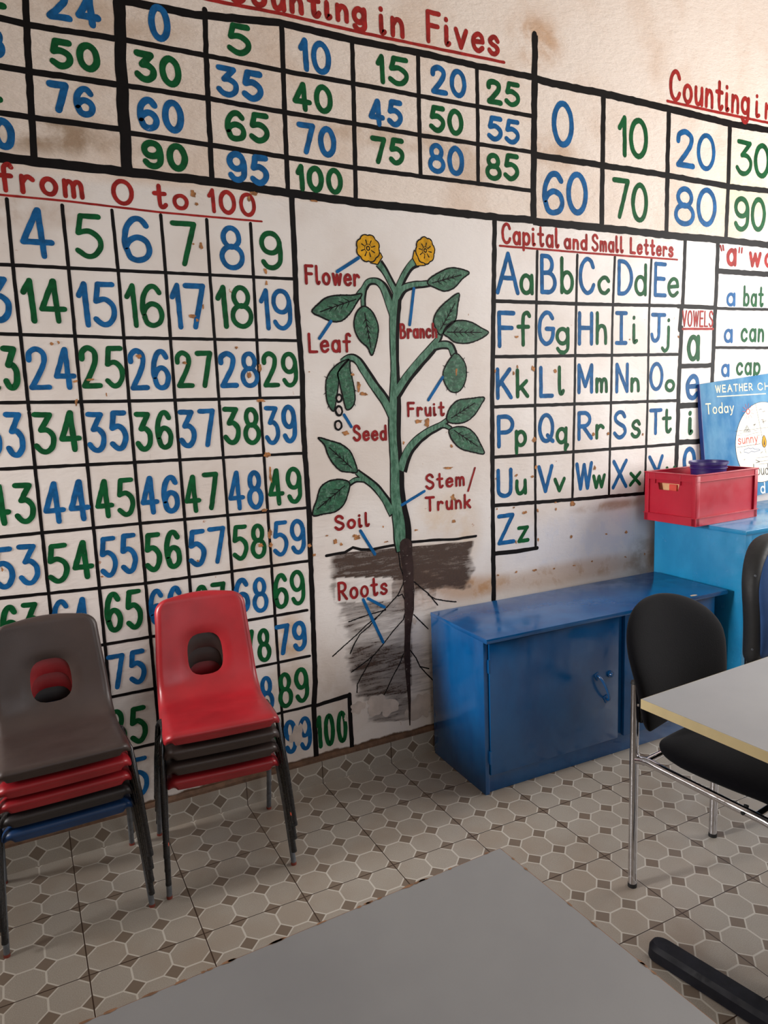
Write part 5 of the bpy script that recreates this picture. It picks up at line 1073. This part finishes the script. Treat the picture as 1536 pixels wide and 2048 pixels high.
def back_fn(z0, z1, w0, w1, wt, curve, recl, rtop, rbot):
    H = z1-z0
    def fn(u, t):
        z = z0+H*t
        w = w0+(w1-w0)*min(1, t/.55) if t < .55 else w1+(wt-w1)*(t-.55)/.45
        e = H*(1-t)
        if e < rtop: w *= (max(0.0, 1-((rtop-e)/rtop)**2.3))**.5*.86+.14*(1-((rtop-e)/rtop))
        e = H*t
        if e < rbot: w = w-rbot*.8+math.sqrt(max(0, rbot**2-(rbot-e)**2))*.8
        x = u*max(w, .012)
        y = -curve*(x/.2)**2+recl*(z-z0)+.030*math.sin(math.pi*t)*-.6
        return Vector((x, y, z)), Vector((0, -1, 0))
    return fn
# black visitor chair
vc = empty('visitor_chair', (1.672, -1.003, 0), math.radians(6.8))
tag(vc, 'black upholstered visitor chair with chrome frame tucked behind the right-hand table', 'chair')
for sd in (-1, 1):
    l = tubeobj('rear_leg', [(sd*.206, 0, .012), (sd*.206, 0, .632)], .0125, 'chrome', vc, 20)
    bm = bmesh.new(); tube(bm, [(sd*.206, 0, .632), (sd*.206, 0, .640)], [.0127, .011], 20); from_bm('post_cap', bm, 'rubber', l, .8)
    bm = bmesh.new(); tube(bm, [(sd*.206, 0, 0), (sd*.206, 0, .012)], .0132, 20); from_bm('foot_cap', bm, 'rubber', l, .8)
    for z in (.572, .608):
        bm = bmesh.new(); tube(bm, [(sd*.206, -.012, z), (sd*.206, -.0165, z)], [.0055, .004], 12); from_bm('screw', bm, 'chrome', l, .9)
    pts = spline([(sd*.206, -.010, .404), (sd*.206, -.045, .412), (sd*.208, -.10, .410), (sd*.210, -.30, .402), (sd*.211, -.395, .398), (sd*.212, -.432, .384), (sd*.213, -.445, .350), (sd*.214, -.446, .012)], 8)
    f_ = tubeobj('front_leg', pts, .0115, 'chrome', vc, 16)
    bm = bmesh.new(); tube(bm, [(sd*.214, -.446, 0), (sd*.214, -.446, .012)], .0122, 16); from_bm('foot_cap', bm, 'rubber', f_, .8)
    bm = bmesh.new(); tube(bm, [(sd*.200, -.33, .406), (sd*.198, -.33, .412)], .006, 10); tube(bm, [(sd*.2225, -.335, .401), (sd*.2245, -.335, .401)], .005, 10); from_bm('screw', bm, 'rubber', f_, .9)
    box('back_bracket', sd*.188-.008 if sd > 0 else sd*.188-.010, sd*.188+.010 if sd > 0 else sd*.188+.008, -.018, .006, .515, .625, 'rubber', vc, .004)
tubeobj('cross_tube', [(-.206, -.03, .404), (.206, -.03, .404)], .0095, 'chrome', vc, 14)
tubeobj('cross_tube', [(-.208, -.36, .398), (.208, -.36, .398)], .0095, 'chrome', vc, 14)
bm = pillow(back_fn(.500, .848, .190, .220, .220, .030, .26, .125, .05), 28, 36, .058)
for v in bm.verts: v.co.y += -.026; v.co.x -= .036
from_bm('backrest', bm, 'black_fabric', vc, 4)
def seat_fn(u, t):
    y = -.045-.405*t
    w = .200+.012*math.sin(math.pi*min(1, t*1.2))
    e = .405*min(t, 1-t); rr = .07
    if e < rr: w = w-rr+math.sqrt(max(0, rr*rr-(rr-e)**2))
    z = .448-.03*max(0, (t-.75)/.25)**2+.012*max(0, 1-t/.25)
    return Vector((u*w, y, z)), Vector((0, 0, 1))
bm = pillow(seat_fn, 28, 30, .066)
from_bm('seat', bm, 'black_fabric', vc, 4)

# blue chair at the right edge, in front of the tall cupboard
bc = empty('upholstered_chair', (2.535, -.735, 0), math.radians(3))
tag(bc, 'blue upholstered chair with black rim before the tall cupboard, cut by the frame', 'chair')
bf = back_fn(.42, .895, .205, .232, .222, .020, .06, .17, .04)
bm = pillow(bf, 24, 36, .080, 14.0)
for v in bm.verts: v.co.y += .012
o = from_bm('back_shell', bm, 'rubber', bc, 4)
bf2 = back_fn(.445, .872, .185, .212, .202, .020, .06, .16, .03)
bm = pillow(bf2, 24, 36, .060)
for v in bm.verts: v.co.y += -.022
bk = from_bm('back_cushion', bm, 'blue_fabric', bc, 4)
for z in (.55, .86-.03):
    for x in (-.205,): 
        bm = bmesh.new(); tube(bm, [(x-.006, -.026, z-.06), (x-.008, -.030, z-.06)], .004, 10); from_bm('screw', bm, 'grey_tube', o, .9)
bm = pillow(lambda u, t: (seat_fn(u, t)[0]+Vector((0, -.01, 0)), Vector((0, 0, 1))), 20, 24, .07); from_bm('seat', bm, 'blue_fabric', bc, 4)
for sd in (-1, 1):
    l = tubeobj('rear_leg', [(sd*.19, .03, .0), (sd*.185, .005, .40), (sd*.18, .010, .55)], .012, 'tube', bc, 14)
    l = tubeobj('front_leg', spline([(sd*.185, .003, .405), (sd*.19, -.30, .405), (sd*.19, -.40, .400), (sd*.19, -.42, .36), (sd*.195, -.44, .0)], 6), .012, 'tube', bc, 14)

# ------------------------------------------------------------------ the two school tables
def school_table(loc, th, L, D_, label, group, edge, corner):
    """corner: which far corner of the top sits at the origin ('left' or 'right')"""
    r = empty('school_table', loc, th); tag(r, label, 'table', group)
    x0, x1 = (0, L) if corner == 'left' else (-L, 0)
    H = .72
    box('tabletop', x0+.0015, x1-.0015, -D_+.0015, -.0015, H-.0235, H, 'laminate', r)
    bm = bmesh.new()
    bx(bm, x0, x0+.0015, -D_, 0, H-.024, H-.0006); bx(bm, x1-.0015, x1, -D_, 0, H-.024, H-.0006); bx(bm, x0+.0015, x1-.0015, -.0015, 0, H-.024, H-.0006); bx(bm, x0+.0015, x1-.0015, -D_, -D_+.0015, H-.024, H-.0006)
    eb = from_bm('edge_band', bm, edge, r)
    if edge == 'edge_brown':
        B = Brush(31)
        for i in range(26):
            x = -B.rng.uniform(.02, .7); B.blob(x, -.001, B.rng.uniform(.003, .012), .0022, 0, 8, .6)
        for i in range(7): B.blob(-.001, -B.rng.uniform(.02, .4), .0018, B.rng.uniform(.003, .008), 0, 8, .6)
        B.build('edge_chip', ['edge_brown'], eb, 0, lambda p: (p[0], p[2], H+.0004))
    else: eb['label'] = 'yellowed cream table edge'
    for k in (0, 1):
        xl = (x0+.125) if k == 0 else (x1-.095)
        tw = math.radians(8) if k == 0 and corner == 'left' else 0.0
        lg = empty('t_leg', (xl, -D_/2, 0), tw); lg.parent = r
        hl = D_/2+.022
        bm = bmesh.new()
        pts = [(.032*math.cos(a), hl-.032+.032*math.sin(a)) for a in [math.pi*i/12 for i in range(13)]]
        pts += [(.032*math.cos(a), -hl+.032+.032*math.sin(a)) for a in [math.pi+math.pi*i/12 for i in range(13)]]
        lo = [bm.verts.new((x, y, .004)) for x, y in pts]; hi = [bm.verts.new((x*.93, y*.995, .030)) for x, y in pts]; tp = [bm.verts.new((x*.66, y*.975, .042)) for x, y in pts]
        m_ = len(pts)
        for a_, b_ in ((lo, hi), (hi, tp)):
            for i in range(m_): bm.faces.new((a_[i], a_[(i+1) % m_], b_[(i+1) % m_], b_[i]))
        bm.faces.new(lo[::-1]); bm.faces.new(tp)
        from_bm('foot_bar', bm, 'foot', lg, .35)
        for sy in (-1, 1): box('glide', -.018, .018, sy*(hl-.06)-.018, sy*(hl-.06)+.018, 0, .004, 'rubber', lg)
        box('column', -.025, .025, -.035, .035, .04, H-.06, 'foot', lg, .004)
        box('top_bar', -.02, .02, -hl+.03, hl-.03, H-.06, H-.0245, 'foot', lg, .003)
    box('modesty_rail', x0+.13, x1-.13, -D_/2-.012, -D_/2+.012, H-.10, H-.055, 'foot', r, .002)
    return r
TG = 'grey-topped school tables'
school_table((1.246, -1.257, 0), math.radians(2.5), 1.30, .72, 'grey-topped school table with yellowed edge at the right, before the black chair', TG, 'edge', 'left')
school_table((.608, -1.562, 0), math.radians(2.4), 1.30, .72, 'large grey-topped school table in the foreground with a chipped brown edge', TG, 'edge_brown', 'right')
